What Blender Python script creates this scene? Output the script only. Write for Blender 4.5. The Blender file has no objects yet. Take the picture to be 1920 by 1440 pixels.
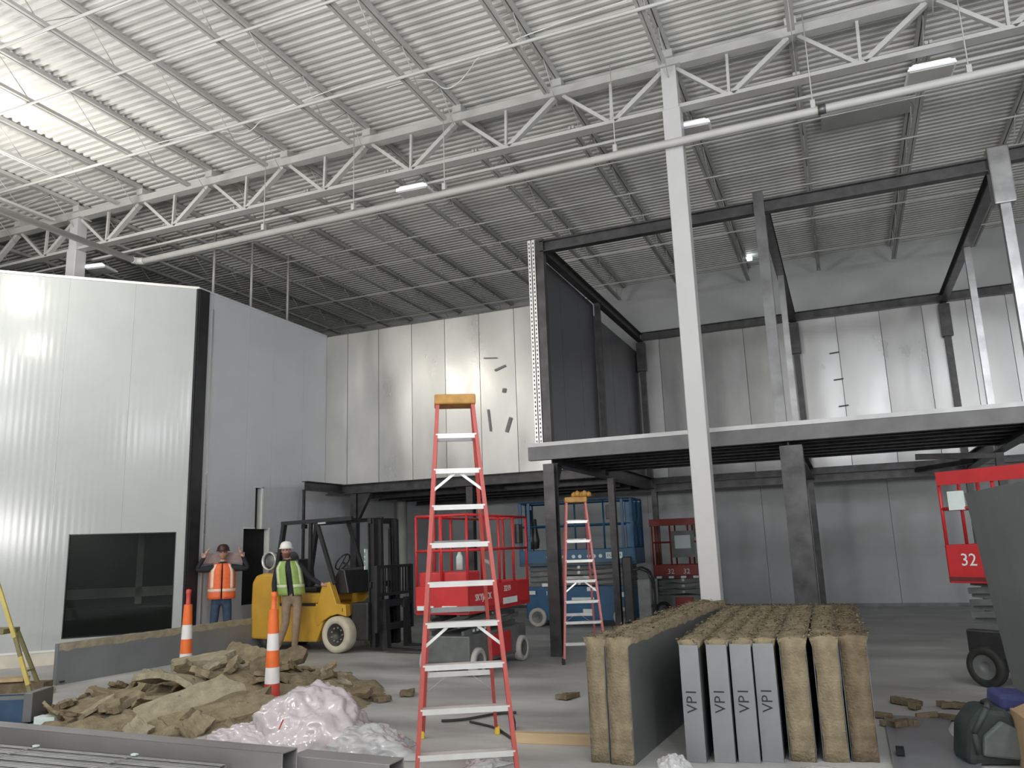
import bpy, bmesh, math, random
from mathutils import Vector, Matrix, Euler, noise
R = math.radians
S = bpy.context.scene
COL = S.collection
random.seed(7)

# ------------------------------------------------------------------ camera
cam_d = bpy.data.cameras.new('camera')
cam = bpy.data.objects.new('camera', cam_d); COL.objects.link(cam); S.camera = cam
YAW, PITCH, ROLL, F = 0.387324258, 0.200080156, -0.0352059351, 1493.06
fw = Vector((-math.sin(YAW) * math.cos(PITCH), math.cos(YAW) * math.cos(PITCH), math.sin(PITCH)))
rt = Vector((math.cos(YAW), math.sin(YAW), 0)); up = rt.cross(fw)
r2 = rt * math.cos(ROLL) + up * math.sin(ROLL); u2 = -rt * math.sin(ROLL) + up * math.cos(ROLL)
M = Matrix((r2, u2, -fw)).transposed().to_4x4(); M.translation = (0, 0, 1.75)
cam.matrix_world = M
cam_d.sensor_width = 36; cam_d.lens = F / 1920 * 36; cam_d.clip_end = 200

# ------------------------------------------------------------------ world, lamps, exposure
w = bpy.data.worlds.new('world'); S.world = w; w.use_nodes = True
w.node_tree.nodes['Background'].inputs[0].default_value = (.75, .8, .9, 1)
w.node_tree.nodes['Background'].inputs[1].default_value = .25
S.view_settings.view_transform = 'Standard'; S.view_settings.look = 'None'
S.view_settings.exposure = 0.0; S.view_settings.gamma = 1.0; S.view_settings.use_curve_mapping = False


def lamp(name, loc, power, size, color=(1, .97, .92), kind='POINT', rot=None):
    d = bpy.data.lights.new(name, kind); d.energy = power; d.color = color
    if kind == 'POINT': d.shadow_soft_size = size
    else: d.size = size
    o = bpy.data.objects.new(name, d); COL.objects.link(o); o.location = loc
    if rot: o.rotation_euler = rot
    return o


lamp('work_light', (-12.1, 7.5, 7.35), 300, .22, (1, .95, .86))
lamp('work_light', (-10.8, 6.2, 6.7), 60, .12, (1, .95, .86))
for x, y, p in ((-8.0, 0.5, 260), (1.5, 0.0, 260), (4.3, -0.6, 420), (9.0, 3.0, 330), (-11, -5, 300), (-1, -9, 360), (5, -7, 350), (10.5, 9.0, 260)):  # some read off panel reflections, the others added to lift the ambient light
    lamp('high_bay_fill_light', (x, y, 7.5), p, .35, (1, .975, .93) if x < -5 else (.95, .975, 1))
# unseen fill lights added behind the camera, facing up to brighten the roof
for x, y, p in ((-9.5, -1.5, 700), (-2.5, -6.5, 850), (6.0, -1.5, 800)):
    lamp('roof_fill_light', (x, y, 3.0), p, 2.6, (1, .98, .95), 'AREA', (R(155), 0, R(12)))
lamp('interior_fill_light', (-15.6, 12.2, 2.9), 40, .15, (.95, 1, .92))  # fill lamp added so the fittings behind the window show

# ------------------------------------------------------------------ materials
MAT = {}


def mat(name, col, rough=.5, metal=0., var=.12, scale=4., bump=0., bscale=40., stretch=(1, 1, 1), alpha=1., spec=.5, rvar=0., trans=0., emit=0., coat=0.):
    m = bpy.data.materials.new(name); m.use_nodes = True
    nt = m.node_tree; n = nt.nodes; b = n['Principled BSDF']
    tc = n.new('ShaderNodeTexCoord'); mp = n.new('ShaderNodeMapping'); mp.inputs['Scale'].default_value = stretch
    nt.links.new(tc.outputs['Object'], mp.inputs[0])
    nz = n.new('ShaderNodeTexNoise'); nz.inputs['Scale'].default_value = scale; nz.inputs['Detail'].default_value = 6
    nt.links.new(mp.outputs[0], nz.inputs['Vector'])
    mr = n.new('ShaderNodeMapRange'); mr.inputs[1].default_value = .3; mr.inputs[2].default_value = .7
    mr.inputs[3].default_value = 1 - var; mr.inputs[4].default_value = 1 + var
    nt.links.new(nz.outputs['Fac'], mr.inputs[0])
    mx = n.new('ShaderNodeVectorMath'); mx.operation = 'SCALE'; mx.inputs[0].default_value = col[:3]
    nt.links.new(mr.outputs[0], mx.inputs['Scale']); nt.links.new(mx.outputs[0], b.inputs['Base Color'])
    b.inputs['Roughness'].default_value = rough; b.inputs['Metallic'].default_value = metal
    b.inputs['Specular IOR Level'].default_value = spec; b.inputs['Alpha'].default_value = alpha
    b.inputs['Transmission Weight'].default_value = trans; b.inputs['Coat Weight'].default_value = coat
    if rvar:
        m2 = n.new('ShaderNodeMapRange'); m2.inputs[1].default_value = .3; m2.inputs[2].default_value = .7
        m2.inputs[3].default_value = max(0, rough - rvar); m2.inputs[4].default_value = rough + rvar
        nt.links.new(nz.outputs['Fac'], m2.inputs[0]); nt.links.new(m2.outputs[0], b.inputs['Roughness'])
    if bump:
        n2 = n.new('ShaderNodeTexNoise'); n2.inputs['Scale'].default_value = bscale; n2.inputs['Detail'].default_value = 5
        nt.links.new(mp.outputs[0], n2.inputs['Vector'])
        bp = n.new('ShaderNodeBump'); bp.inputs['Strength'].default_value = bump; bp.inputs['Distance'].default_value = .02
        nt.links.new(n2.outputs['Fac'], bp.inputs['Height']); nt.links.new(bp.outputs[0], b.inputs['Normal'])
    if emit:
        b.inputs['Emission Color'].default_value = (*col[:3], 1); b.inputs['Emission Strength'].default_value = emit
    MAT[name] = m
    return m


def ribbed(name, col, rough, ribs, axis=0, depth=.3, metal=0., var=.04):
    """sheet with fine rolled ribs (wave bump along one axis)"""
    m = mat(name, col, rough, metal, var, 1.2)
    nt = m.node_tree; n = nt.nodes; b = n['Principled BSDF']
    tc = [x for x in n if x.type == 'TEX_COORD'][0]
    sp = n.new('ShaderNodeSeparateXYZ'); nt.links.new(tc.outputs['Object'], sp.inputs[0])
    k = n.new('ShaderNodeMath'); k.operation = 'MULTIPLY'; k.inputs[1].default_value = ribs * 6.283
    nt.links.new(sp.outputs[axis], k.inputs[0])
    s = n.new('ShaderNodeMath'); s.operation = 'SINE'; nt.links.new(k.outputs[0], s.inputs[0])
    bp = n.new('ShaderNodeBump'); bp.inputs['Strength'].default_value = depth; bp.inputs['Distance'].default_value = .004
    nt.links.new(s.outputs[0], bp.inputs['Height']); nt.links.new(bp.outputs[0], b.inputs['Normal'])
    return m


mat('concrete', (.42, .42, .415), .5, 0, .34, 1.1, .15, 30, (.45, 1, 1), rvar=.15)
mat('deck_white', (.60, .60, .585), .5, 0, .05, 1)
mat('steel_white', (.46, .46, .45), .45, 0, .06, 2)
mat('column_white', (.50, .50, .51), .4, 0, .04, 2)
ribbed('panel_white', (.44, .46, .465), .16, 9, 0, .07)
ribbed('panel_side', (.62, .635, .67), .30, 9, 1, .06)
ribbed('wall_grey', (.54, .56, .58), .5, 3.3, 2, .35)
mat('wall_upper', (.46, .475, .48), .6, 0, .05, .8)
mat('white_trim', (.75, .76, .74), .4, 0, .04, 3)
mat('cream_curb', (.62, .58, .50), .7, 0, .1, 4)
mat('black_trim', (.035, .036, .04), .35, .3, .2, 4)
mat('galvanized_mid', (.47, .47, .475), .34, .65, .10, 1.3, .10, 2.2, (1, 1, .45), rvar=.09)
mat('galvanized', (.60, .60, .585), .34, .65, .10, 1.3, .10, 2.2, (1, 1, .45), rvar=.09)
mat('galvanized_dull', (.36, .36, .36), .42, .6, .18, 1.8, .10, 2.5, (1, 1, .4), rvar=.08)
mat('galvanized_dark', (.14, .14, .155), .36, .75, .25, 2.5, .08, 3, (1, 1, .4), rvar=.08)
mat('perforated', (.78, .78, .78), .4, .5, .05, 8)
mat('steel_dark', (.066, .064, .067), .42, .5, .35, 5, .05, 20)
mat('steel_grey', (.16, .16, .165), .35, .75, .25, 4)
mat('steel_post', (.34, .34, .35), .3, .8, .2, 4)
mat('channel_steel', (.12, .12, .125), .45, .4, .15, 4)
mat('deck_edge', (.40, .40, .41), .45, .5, .1, 4)
mat('tube_steel', (.30, .29, .295), .45, .35, .18, 3, .05, 12, (.3, 1, 1))
mat('stud_steel', (.52, .52, .525), .4, .5, .15, 5)
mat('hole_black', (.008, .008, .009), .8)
mat('glass_dark', (.012, .016, .015), .06, 0, .1, 1, spec=.6)
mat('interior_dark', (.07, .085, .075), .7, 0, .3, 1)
mat('interior_pale', (.42, .44, .40), .6, 0, .2, 1)
mat('fiberglass_red', (.42, .07, .06), .38, 0, .10, 6)
mat('fiberglass_pink', (.52, .14, .14), .4, 0, .10, 6)
mat('aluminium', (.74, .74, .73), .32, .55, .07, 8)
mat('cap_ochre', (.42, .22, .05), .5, 0, .2, 14)
mat('foot_yellow', (.75, .50, .05), .5, 0, .15, 10)
mat('forklift_yellow', (.60, .35, .045), .38, 0, .10, 3, coat=.2)
mat('forklift_black', (.035, .035, .037), .38, .2, .2, 6)
mat('rubber', (.02, .02, .02), .75, 0, .3, 10)
mat('tire_tan', (.58, .53, .42), .8, 0, .12, 8)
mat('rim_dark', (.07, .065, .06), .45, .5, .3, 12)
mat('bolt', (.55, .55, .55), .3, .8)
mat('lift_red', (.52, .025, .03), .38, 0, .12, 4)
mat('lift_red_dark', (.28, .03, .025), .45, 0, .15, 4)
mat('lift_blue', (.012, .095, .21), .38, 0, .15, 4)
mat('lift_grey', (.15, .16, .16), .5, .3, .2, 6)
mat('tire_grey', (.45, .44, .42), .8, 0, .12, 8)
mat('label_white', (.70, .80, .80), .5, 0, .03, 8)
mat('wool', (.27, .225, .15), .95, 0, .25, 9, .8, 45, spec=.1)
mat('wool_dark', (.19, .15, .10), .95, 0, .3, 9, .8, 45, spec=.1)
mat('wool_light', (.34, .30, .215), .95, 0, .2, 9, .7, 45, spec=.1)
mat('sheet_grey', (.17, .175, .18), .42, .35, .10, 2)
mat('sheet_mid', (.24, .255, .265), .45, .25, .10, 2)
mat('cap_metal', (.26, .265, .28), .4, .4, .08, 3)
mat('ink', (.02, .02, .025), .6)
mat('orange', (.85, .17, .035), .5, 0, .08, 6)
mat('orange_red', (.62, .07, .06), .5, 0, .1, 6)
mat('band_white', (.82, .80, .80), .35, 0, .04, 8)
mat('skin', (.50, .30, .24), .55, 0, .08, 10)
mat('jacket_black', (.015, .017, .022), .8, 0, .3, 12)
mat('jeans', (.04, .07, .12), .85, 0, .25, 14)
mat('khaki', (.30, .22, .15), .85, 0, .15, 12)
mat('boot', (.06, .035, .025), .6)
mat('boot_tan', (.24, .17, .11), .7)
mat('vest_orange', (.85, .16, .05), .6, 0, .08, 14)
mat('vest_green', (.30, .42, .12), .6, 0, .1, 14)
mat('reflective', (.85, .62, .50), .4, 0, .05, 14)
mat('reflective_lime', (.62, .72, .45), .4, 0, .05, 14)
mat('hat_white', (.85, .84, .82), .3)
mat('hat_maroon', (.05, .02, .022), .35)
mat('beard', (.17, .08, .05), .9, 0, .3, 30)
mat('eye', (.02, .015, .012), .3)
mat('board_pink', (.34, .25, .24), .8, 0, .15, 8)
mat('plastic_film', (.66, .59, .62), .10, 0, .14, 5, .8, 7, (1, 1, .5), trans=.15, coat=1.)
mat('plastic_clear', (.66, .66, .68), .10, 0, .12, 5, .8, 7, (1, 1, .5), trans=.3, coat=1.)
mat('wood', (.50, .37, .22), .7, 0, .18, 6, .1, 30, (.2, 1, 1))
mat('cardboard', (.42, .29, .17), .8, 0, .12, 5)
mat('bag_black', (.035, .045, .045), .7, 0, .35, 5, .2, 20)
mat('bag_grey', (.12, .14, .14), .7, 0, .2, 5, .2, 20)
mat('bin_blue', (.03, .07, .13), .5, 0, .25, 6)
mat('cloth_blue', (.07, .08, .22), .8)
mat('ladder_green', (.20, .18, .08), .6, 0, .15, 8)
mat('ladder_yellow', (.55, .44, .13), .5, 0, .1, 8)
mat('hose_black', (.03, .03, .03), .6)
mat('fixture_white', (.78, .79, .80), .35)
mat('lens', (.85, .88, 1.0), .3, emit=.5)  # faint glow standing in for light caught on the edge of unlit fixtures
mat('amber', (.5, .2, .05), .3)
mat('scuff', (.09, .09, .09), .6)
mat('scuff_pale', (.27, .27, .26), .6)


# ------------------------------------------------------------------ mesh builder
class MB:
    def __init__(s): s.v = []; s.f = []; s.mi = []; s.sm = []; s.cur = 0; s.smooth = False

    def add(s, vs, fs, smooth=None):
        b = len(s.v); s.v += [Vector(p) for p in vs]
        for f in fs: s.f.append([b + i for i in f]); s.mi.append(s.cur); s.sm.append(s.smooth if smooth is None else smooth)
        return s

    def box(s, x0, y0, z0, x1, y1, z1):
        return s.add([(x0, y0, z0), (x1, y0, z0), (x1, y1, z0), (x0, y1, z0), (x0, y0, z1), (x1, y0, z1), (x1, y1, z1), (x0, y1, z1)],
                     [(0, 3, 2, 1), (4, 5, 6, 7), (0, 1, 5, 4), (1, 2, 6, 5), (2, 3, 7, 6), (3, 0, 4, 7)])

    def cb(s, c, sz, rot=None):
        h = Vector(sz) / 2; n = len(s.v); s.box(-h.x, -h.y, -h.z, h.x, h.y, h.z)
        m = (rot.to_matrix() if isinstance(rot, Euler) else rot) if rot is not None else None
        for i in range(n, len(s.v)): s.v[i] = (m @ s.v[i] if m is not None else s.v[i]) + Vector(c)
        return s

    def bar(s, p, q, wd, ht, upv=(0, 0, 1)):
        p = Vector(p); q = Vector(q); d = (q - p); L = d.length; d.normalize(); u = Vector(upv)
        if abs(d.dot(u)) > .98: u = Vector((0, 1, 0))
        sd = d.cross(u).normalized(); u = sd.cross(d).normalized()
        a = sd * wd / 2; b = u * ht / 2
        return s.add([p - a - b, p + a - b, p + a + b, p - a + b, q - a - b, q + a - b, q + a + b, q - a + b],
                     [(0, 1, 2, 3), (7, 6, 5, 4), (0, 4, 5, 1), (1, 5, 6, 2), (2, 6, 7, 3), (3, 7, 4, 0)])

    def ibeam(s, p, q, wd, ht, t=.015, upv=(0, 0, 1)):
        p = Vector(p); q = Vector(q); d = (q - p).normalized(); u = Vector(upv)
        if abs(d.dot(u)) > .98: u = Vector((0, 1, 0))
        sd = d.cross(u).normalized(); u = sd.cross(d).normalized(); o = u * (ht / 2 - t / 2)
        s.bar(p + o, q + o, wd, t, u); s.bar(p - o, q - o, wd, t, u); return s.bar(p, q, t, ht - 2 * t, u)

    def cyl(s, p, q, r0, r1=None, n=12, cap=True):
        r1 = r0 if r1 is None else r1; p = Vector(p); q = Vector(q); d = (q - p).normalized()
        a = d.orthogonal().normalized(); b = d.cross(a); vs = []
        for c, r in ((p, r0), (q, r1)):
            for i in range(n):
                t = 2 * math.pi * i / n; vs.append(c + a * math.cos(t) * r + b * math.sin(t) * r)
        k = len(s.v); s.add(vs, [(i, (i + 1) % n, n + (i + 1) % n, n + i) for i in range(n)], True)
        if cap: s.add([], []); s.f += [[k + i for i in range(n)][::-1], [k + n + i for i in range(n)]]; s.mi += [s.cur] * 2; s.sm += [False] * 2
        return s

    def tube(s, pts, r, n=8):
        for a, b in zip(pts, pts[1:]): s.cyl(a, b, r, r, n)
        return s

    def lathe(s, c, axis, prof, n=20, close=False):
        """prof: (radius, offset along axis)"""
        c = Vector(c); d = Vector(axis).normalized(); a = d.orthogonal().normalized(); b = d.cross(a); vs = []
        for r, h in prof:
            for i in range(n):
                t = 2 * math.pi * i / n; vs.append(c + d * h + (a * math.cos(t) + b * math.sin(t)) * r)
        fs = []; m = len(prof)
        for j in range(m - (0 if close else 1)):
            for i in range(n): fs.append((j * n + i, j * n + (i + 1) % n, ((j + 1) % m) * n + (i + 1) % n, ((j + 1) % m) * n + i))
        return s.add(vs, fs, True)

    def prism(s, pts, ext):
        """closed outline pts (3D) extruded by vector ext"""
        e = Vector(ext); n = len(pts); vs = [Vector(p) for p in pts]; vs += [p + e for p in vs]
        return s.add(vs, [tuple(range(n))[::-1], tuple(range(n, 2 * n))] + [(i, (i + 1) % n, n + (i + 1) % n, n + i) for i in range(n)])

    def build(s, name, m, parent=None, bevel=0., local=True, sub=0):
        me = bpy.data.meshes.new(name)
        off = Vector((0, 0, 0))
        if parent is not None and not local:
            off = parent_world(parent)
        me.from_pydata([tuple(p - off) for p in s.v], [], s.f)
        for x in (m if isinstance(m, (list, tuple)) else [m]): me.materials.append(MAT[x])
        for p, a, b in zip(me.polygons, s.mi, s.sm): p.material_index = a; p.use_smooth = b
        bm = bmesh.new(); bm.from_mesh(me); bmesh.ops.recalc_face_normals(bm, faces=bm.faces); bm.to_mesh(me); bm.free()
        o = bpy.data.objects.new(name, me); COL.objects.link(o)
        if parent is not None: o.parent = parent
        if bevel:
            md = o.modifiers.new('bevel', 'BEVEL'); md.width = bevel; md.segments = 2; md.limit_method = 'ANGLE'
        if sub:
            md = o.modifiers.new('sub', 'SUBSURF'); md.levels = md.render_levels = sub
        return o


def parent_world(o):
    v = Vector(o.location)
    while o.parent: o = o.parent; v += Vector(o.location)
    return v


def tag(o, label=None, cat=None, group=None, kind=None):
    if label: o['label'] = label
    if cat: o['category'] = cat
    if group: o['group'] = group
    if kind: o['kind'] = kind
    return o


def empty(name, loc=(0, 0, 0), rz=0., label=None, cat=None, group=None, kind=None):
    o = bpy.data.objects.new(name, None); COL.objects.link(o); o.location = loc; o.rotation_euler = (0, 0, rz)
    o.empty_display_size = .1
    return tag(o, label, cat, group, kind)


def st(name, mb, m, **k):
    o = mb.build(name, m, **k)
    if not o.parent: o['kind'] = 'structure'
    return o


def copy_tree(o, parent=None):
    c = o.copy(); COL.objects.link(c)
    if parent: c.parent = parent
    for ch in list(o.children): copy_tree(ch, c)
    return c


def text(name, s, size, m, parent, loc, rot, ext=.002):
    cu = bpy.data.curves.new(name, 'FONT'); cu.body = s; cu.size = size; cu.extrude = ext; cu.align_x = 'CENTER'; cu.align_y = 'CENTER'
    cu.resolution_u = 2
    t = bpy.data.objects.new(name, cu); COL.objects.link(t)
    me = bpy.data.meshes.new_from_object(t.evaluated_get(bpy.context.evaluated_depsgraph_get()))
    bpy.data.objects.remove(t)
    me.materials.clear(); me.materials.append(MAT[m])
    o = bpy.data.objects.new(name, me); COL.objects.link(o); o.parent = parent; o.location = loc; o.rotation_euler = rot
    return o


# ------------------------------------------------------------------ structure: floor, ceiling, walls
ZC, YB, XR = 9.06, 21.8, 13.0
m = MB().box(-22, -11, -.15, XR, YB + .2, 0); st('floor', m, 'concrete')
# saw-cut joints in the slab are real grooves: thin dark strips set flush
# corrugated roof deck, ribs running along X
prof = []; y = -11.
while y < YB + .1:
    prof += [(y, ZC), (y + .058, ZC), (y + .075, ZC + .045), (y + .137, ZC + .045)]; y += .1524
vs = [(-22, a, b) for a, b in prof] + [(XR, a, b) for a, b in prof]; n = len(prof)
m = MB().add(vs, [(i, i + 1, n + i + 1, n + i) for i in range(n - 1)])
m.box(-22, -11, ZC + .06, XR, YB + .2, ZC + .2)
st('ceiling', m, 'deck_white')

# back wall: lower ribbed part, ledge, upper part
wb = empty('wall_back', (0, YB, 0), kind='structure')
x = -20.0
while x < XR - .01:
    MB().box(x + .004, 0, 0, min(x + 3.0, XR) - .004, .2, 3.28).build('panel', 'wall_grey', wb); x += 3.0
MB().box(-20, .03, 3.28, XR, .2, ZC + .05).build('upper_lining', 'wall_upper', wb)
MB().box(.75, -.12, 3.08, 3.9, -.0, 3.2).build('ledge', 'deck_edge', wb)
MB().box(-20, -.02, 0, XR, 0, .08).build('base_angle', 'steel_grey', wb)
m = MB().box(XR, -11, 0, XR + .2, YB, ZC + .1); st('wall_right', m, 'wall_upper')
m = MB().box(-22, -11.2, 0, XR, -11, ZC + .1); st('wall_front', m, 'wall_upper')
m = MB().box(-22.2, -11, 0, -22, YB, ZC + .1); st('wall_far_left', m, 'wall_upper')

# 45 degree white wall. Local x runs from the corner outwards (towards the camera's left), local y = thickness away from the room
CX, CY, HT = -11.5, 11.77, 7.0
wl = empty('wall_left', (CX, CY, 0), R(225), kind='structure')
# local x axis = (-.707,-.707); local y axis = (.707,-.707) points into the room -> thickness to negative y
WIN0, WIN1, WZ0, WZ1 = .21, 1.985, .42, 2.22
edges = [.02, 1.15, 2.28, 3.41, 4.54, 5.67, 6.8, 7.93, 9.06, 10.19, 11.3, 12.4]
for a, b in zip(edges, edges[1:]):
    m = MB(); A, B = a + .001, b - .001
    lo, hi = max(A, WIN0), min(B, WIN1)
    if hi > lo:
        m.box(A, -.15, .25, B, 0, WZ0); m.box(A, -.15, WZ1, B, 0, HT)
        if lo > A: m.box(A, -.15, WZ0, lo, 0, WZ1)
        if hi < B: m.box(hi, -.15, WZ0, B, 0, WZ1)
    else: m.box(A, -.15, .25, B, 0, HT)
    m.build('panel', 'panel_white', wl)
MB().box(0, -.17, HT, 12.4, .02, HT + .05).build('cap_flashing', 'white_trim', wl)
MB().box(0, -.15, 0, 12.4, .02, .22).build('curb', 'cream_curb', wl)
MB().box(0, -.15, .22, 12.4, .03, .25).build('base_trim', 'white_trim', wl)
wn = empty('window_1', (CX, CY, 0), R(225), kind='structure')
MB().box(WIN0, -.09, WZ0, WIN1, -.08, WZ1).build('pane', 'glass_dark', wn)
m = MB()
for q in ((WIN0, WZ0, WIN1, WZ0 + .015), (WIN0, WZ1 - .015, WIN1, WZ1), (WIN0, WZ0, WIN0 + .015, WZ1), (WIN1 - .015, WZ0, WIN1, WZ1)):
    m.box(q[0], -.14, q[1], q[2], .004, q[3])
m.build('window_frame', 'black_trim', wn)
# clear glass over the dark room so that its pale fittings show
MAT['glass_dark'].node_tree.nodes['Principled BSDF'].inputs['Alpha'].default_value = .30
ri = empty('wall_control_room', (CX, CY, 0), R(225), kind='structure')
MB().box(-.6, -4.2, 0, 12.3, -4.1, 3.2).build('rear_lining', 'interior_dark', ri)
m = MB()
for a, b, z0, z1 in ((-.4, .0, .9, 2.9), (.85, .98, .8, 2.9), (2.4, 2.7, .8, 2.9), (-.4, 2.7, .95, 1.15)): m.box(a, -3.2, z0, b, -3.1, z1)
m.build('partition_frame', 'interior_pale', ri)
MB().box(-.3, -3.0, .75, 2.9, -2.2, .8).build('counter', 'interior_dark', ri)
# unseen cover added to keep light out of the rooms on the left
m = MB().prism([(CX - .1, CY + .1, HT - .3), (CX - .1, YB, HT - .3), (-21.9, YB, HT - .3), (-21.9, 1.5, HT - .3)], (0, 0, .1)); st('room_shade_cover', m, 'interior_dark')

# side wall running away from the corner (X = -11.5)
ws = empty('wall_side', (CX, CY, 0), kind='structure')
L = 16.6 - CY
for i, (a, b) in enumerate(((.0, .40), (.40, 1.51), (1.51, 2.31), (2.31, 3.4), (3.4, L), (L, YB - CY))):
    m = MB()
    if i == 2:
        m.box(-.15, a + .003, 0, 0, b - .003, .75); m.box(-.15, a + .003, 2.28, 0, a + .33, 3.14); m.box(-.15, a + .55, 2.28, 0, b - .003, 3.14)
        m.box(-.15, a + .003, 3.14, 0, b - .003, HT)
    else: m.box(-.15, a + .003, 0, 0, b - .003, HT)
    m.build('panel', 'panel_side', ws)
MB().box(-.17, 0, HT, .02, YB - CY, HT + .04).build('cap_flashing', 'panel_side', ws)
MB().box(-.14, 1.51, .75, -.12, 2.31, 3.14).build('opening_dark_sheet', 'hole_black', ws)  # black sheet puts the darkness inside the opening into colour
m = MB()
m.box(-.15, 2.04, 2.28, .012, 2.09, 3.16); m.box(-.15, 1.8, 3.14, .012, 2.09, 3.16); m.box(-.15, 2.29, .75, .012, 2.33, 2.3); m.box(-.15, 1.5, 2.28, .012, 1.84, 2.31)
m.build('opening_trim', 'white_trim', ws)
MB().box(-.0, .38, 0, .012, .42, 6.7).build('seam_cover', 'galvanized', ws)
m = MB().box(CX - .05, CY - .02, 0, CX + .05, CY + .24, HT); m.box(CX - .02, CY - .05, 0, CX + .03, CY, HT); st('trim_2', m, 'black_trim')

# ------------------------------------------------------------------ galvanized panel walls on the mezzanine
MEZZ = 3.30
gw = empty('wall_galvanized_left', (0, 16.07, MEZZ), kind='structure')
xs = [-11.5, -10.88, -10.0, -9.09, -8.21, -7.33, -6.46, -5.58, -4.72]
for i, (a, b) in enumerate(zip(xs, xs[1:])):
    m = MB()
    # each sheet is very slightly oil-canned: bowed in the middle
    nx, nz = 6, 8; vs = []
    rnd = random.Random(i)
    bow = rnd.uniform(-.012, .014); ph = rnd.random() * 6
    for k in range(nz + 1):
        for j in range(nx + 1):
            u = j / nx; v = k / nz
            vs.append((a + .006 + (b - a - .012) * u, -.0 - bow * math.sin(math.pi * u) * (1 + .6 * math.sin(v * 7 + ph)), v * 3.70))
    fs = [(k * (nx + 1) + j, k * (nx + 1) + j + 1, (k + 1) * (nx + 1) + j + 1, (k + 1) * (nx + 1) + j) for k in range(nz) for j in range(nx)]
    m.add(vs, fs, True)
    m.box(a + .006, .03, 0, b - .006, .12, 3.70)
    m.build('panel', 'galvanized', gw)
MB().box(-11.5, -.02, 3.70, -4.72, .14, 3.73).build('cap_flashing', 'steel_grey', gw)
for (sx, sz, sw, sh, an) in ((-7.05, 2.62, .34, .025, .1), (-6.82, 2.36, .28, .05, -.3), (-6.74, 1.84, .09, .10, .2), (-6.66, 1.06, .08, .34, .35), (-7.12, 1.2, .05, .5, -.1)):
    MB().cb((sx, -.027, sz), (sw, .002, sh), Euler((0, an, 0))).build('scuff_mark', 'scuff_pale', gw)

gr = empty('wall_galvanized_right', (0, 20.1, MEZZ), kind='structure')
xs = [-4.72, -4.03, -2.95, -1.91, -.67, .25, 1.21, 2.11, 3.01, 3.8, 4.7, 5.6, 6.5]
for i, (a, b) in enumerate(zip(xs, xs[1:])):
    m = MB(); nx = 8; vs = []
    bow = random.Random(i + 50).uniform(.01, .03)
    for k in (0, 1):
        for j in range(nx + 1): vs.append((a + .006 + (b - a - .012) * j / nx, -bow * math.sin(math.pi * j / nx), k * 3.62))
    m.add(vs, [(j, j + 1, nx + 2 + j, nx + 1 + j) for j in range(nx)], True)
    m.box(a + .006, .03, 0, b - .006, .1, 3.62)
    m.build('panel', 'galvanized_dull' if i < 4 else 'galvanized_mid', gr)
for (sx, sz) in ((.18, 2.69), (.21, 2.04), (.25, 1.4)): MB().cb((sx - .04, -.035, sz), (.22, .004, .03), Euler((0, -.08, 0))).build('scuff_mark', 'scuff', gr)
MB().box(-4.72, -.05, -.16, 6.5, .1, 0).build('base_channel', 'steel_dark', gr)

gs = empty('wall_galvanized_return', (-4.72, 16.2, MEZZ), kind='structure')
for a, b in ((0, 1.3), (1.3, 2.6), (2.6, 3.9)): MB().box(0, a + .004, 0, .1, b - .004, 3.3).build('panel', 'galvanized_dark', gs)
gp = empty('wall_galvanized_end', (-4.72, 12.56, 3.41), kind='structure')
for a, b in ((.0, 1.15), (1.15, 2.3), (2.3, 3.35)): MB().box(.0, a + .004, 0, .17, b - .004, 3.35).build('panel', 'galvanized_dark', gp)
for xx in (.0, .075):
    m = MB().box(xx, -.03, 0, xx + .055, -.005, 3.64); m.build('perforated_strip', 'perforated', gp)
    m = MB(); z = .03
    while z < 3.6: m.box(xx + .018, -.033, z, xx + .036, -.030, z + .035); z += .075
    o = m.build('slot', 'hole_black', gp); o['kind'] = 'stuff'

# ------------------------------------------------------------------ mezzanine frame
XA, XB, XC = -4.48, -.70, 2.55
Y1, Y2, Y3 = 12.54, 16.0, 20.0
mz = empty('mezzanine_frame', (XA, Y1, 0), label='dark steel two-storey mezzanine frame with open deck, right half of the hall', cat='steel frame')


def part(name, mb, m, parent, bevel=0): return mb.build(name, m, parent, bevel, local=False)


XE = 6.6
part('post', MB().ibeam((XA, Y1, 0), (XA, Y1, 3.06), .19, .19), 'steel_dark', mz)
part('post', MB().ibeam((-.655, Y1, 0), (-.655, Y1, 3.06), .32, .30, .02), 'steel_dark', mz)
part('post', MB().ibeam((XC, Y1, 0), (XC, Y1, 3.06), .19, .19), 'steel_dark', mz)
part('post', MB().ibeam((XE - .3, Y1, 0), (XE - .3, Y1, 3.06), .19, .19), 'steel_dark', mz)
for xx in (XA + .08, XB, XC, XE - .3):
    part('post', MB().bar((xx, Y2, 0), (xx, Y2, 3.06), .13, .13), 'steel_dark', mz)
    part('post', MB().bar((xx, Y3, 0), (xx, Y3, 3.15), .13, .13), 'steel_dark', mz)
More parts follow.
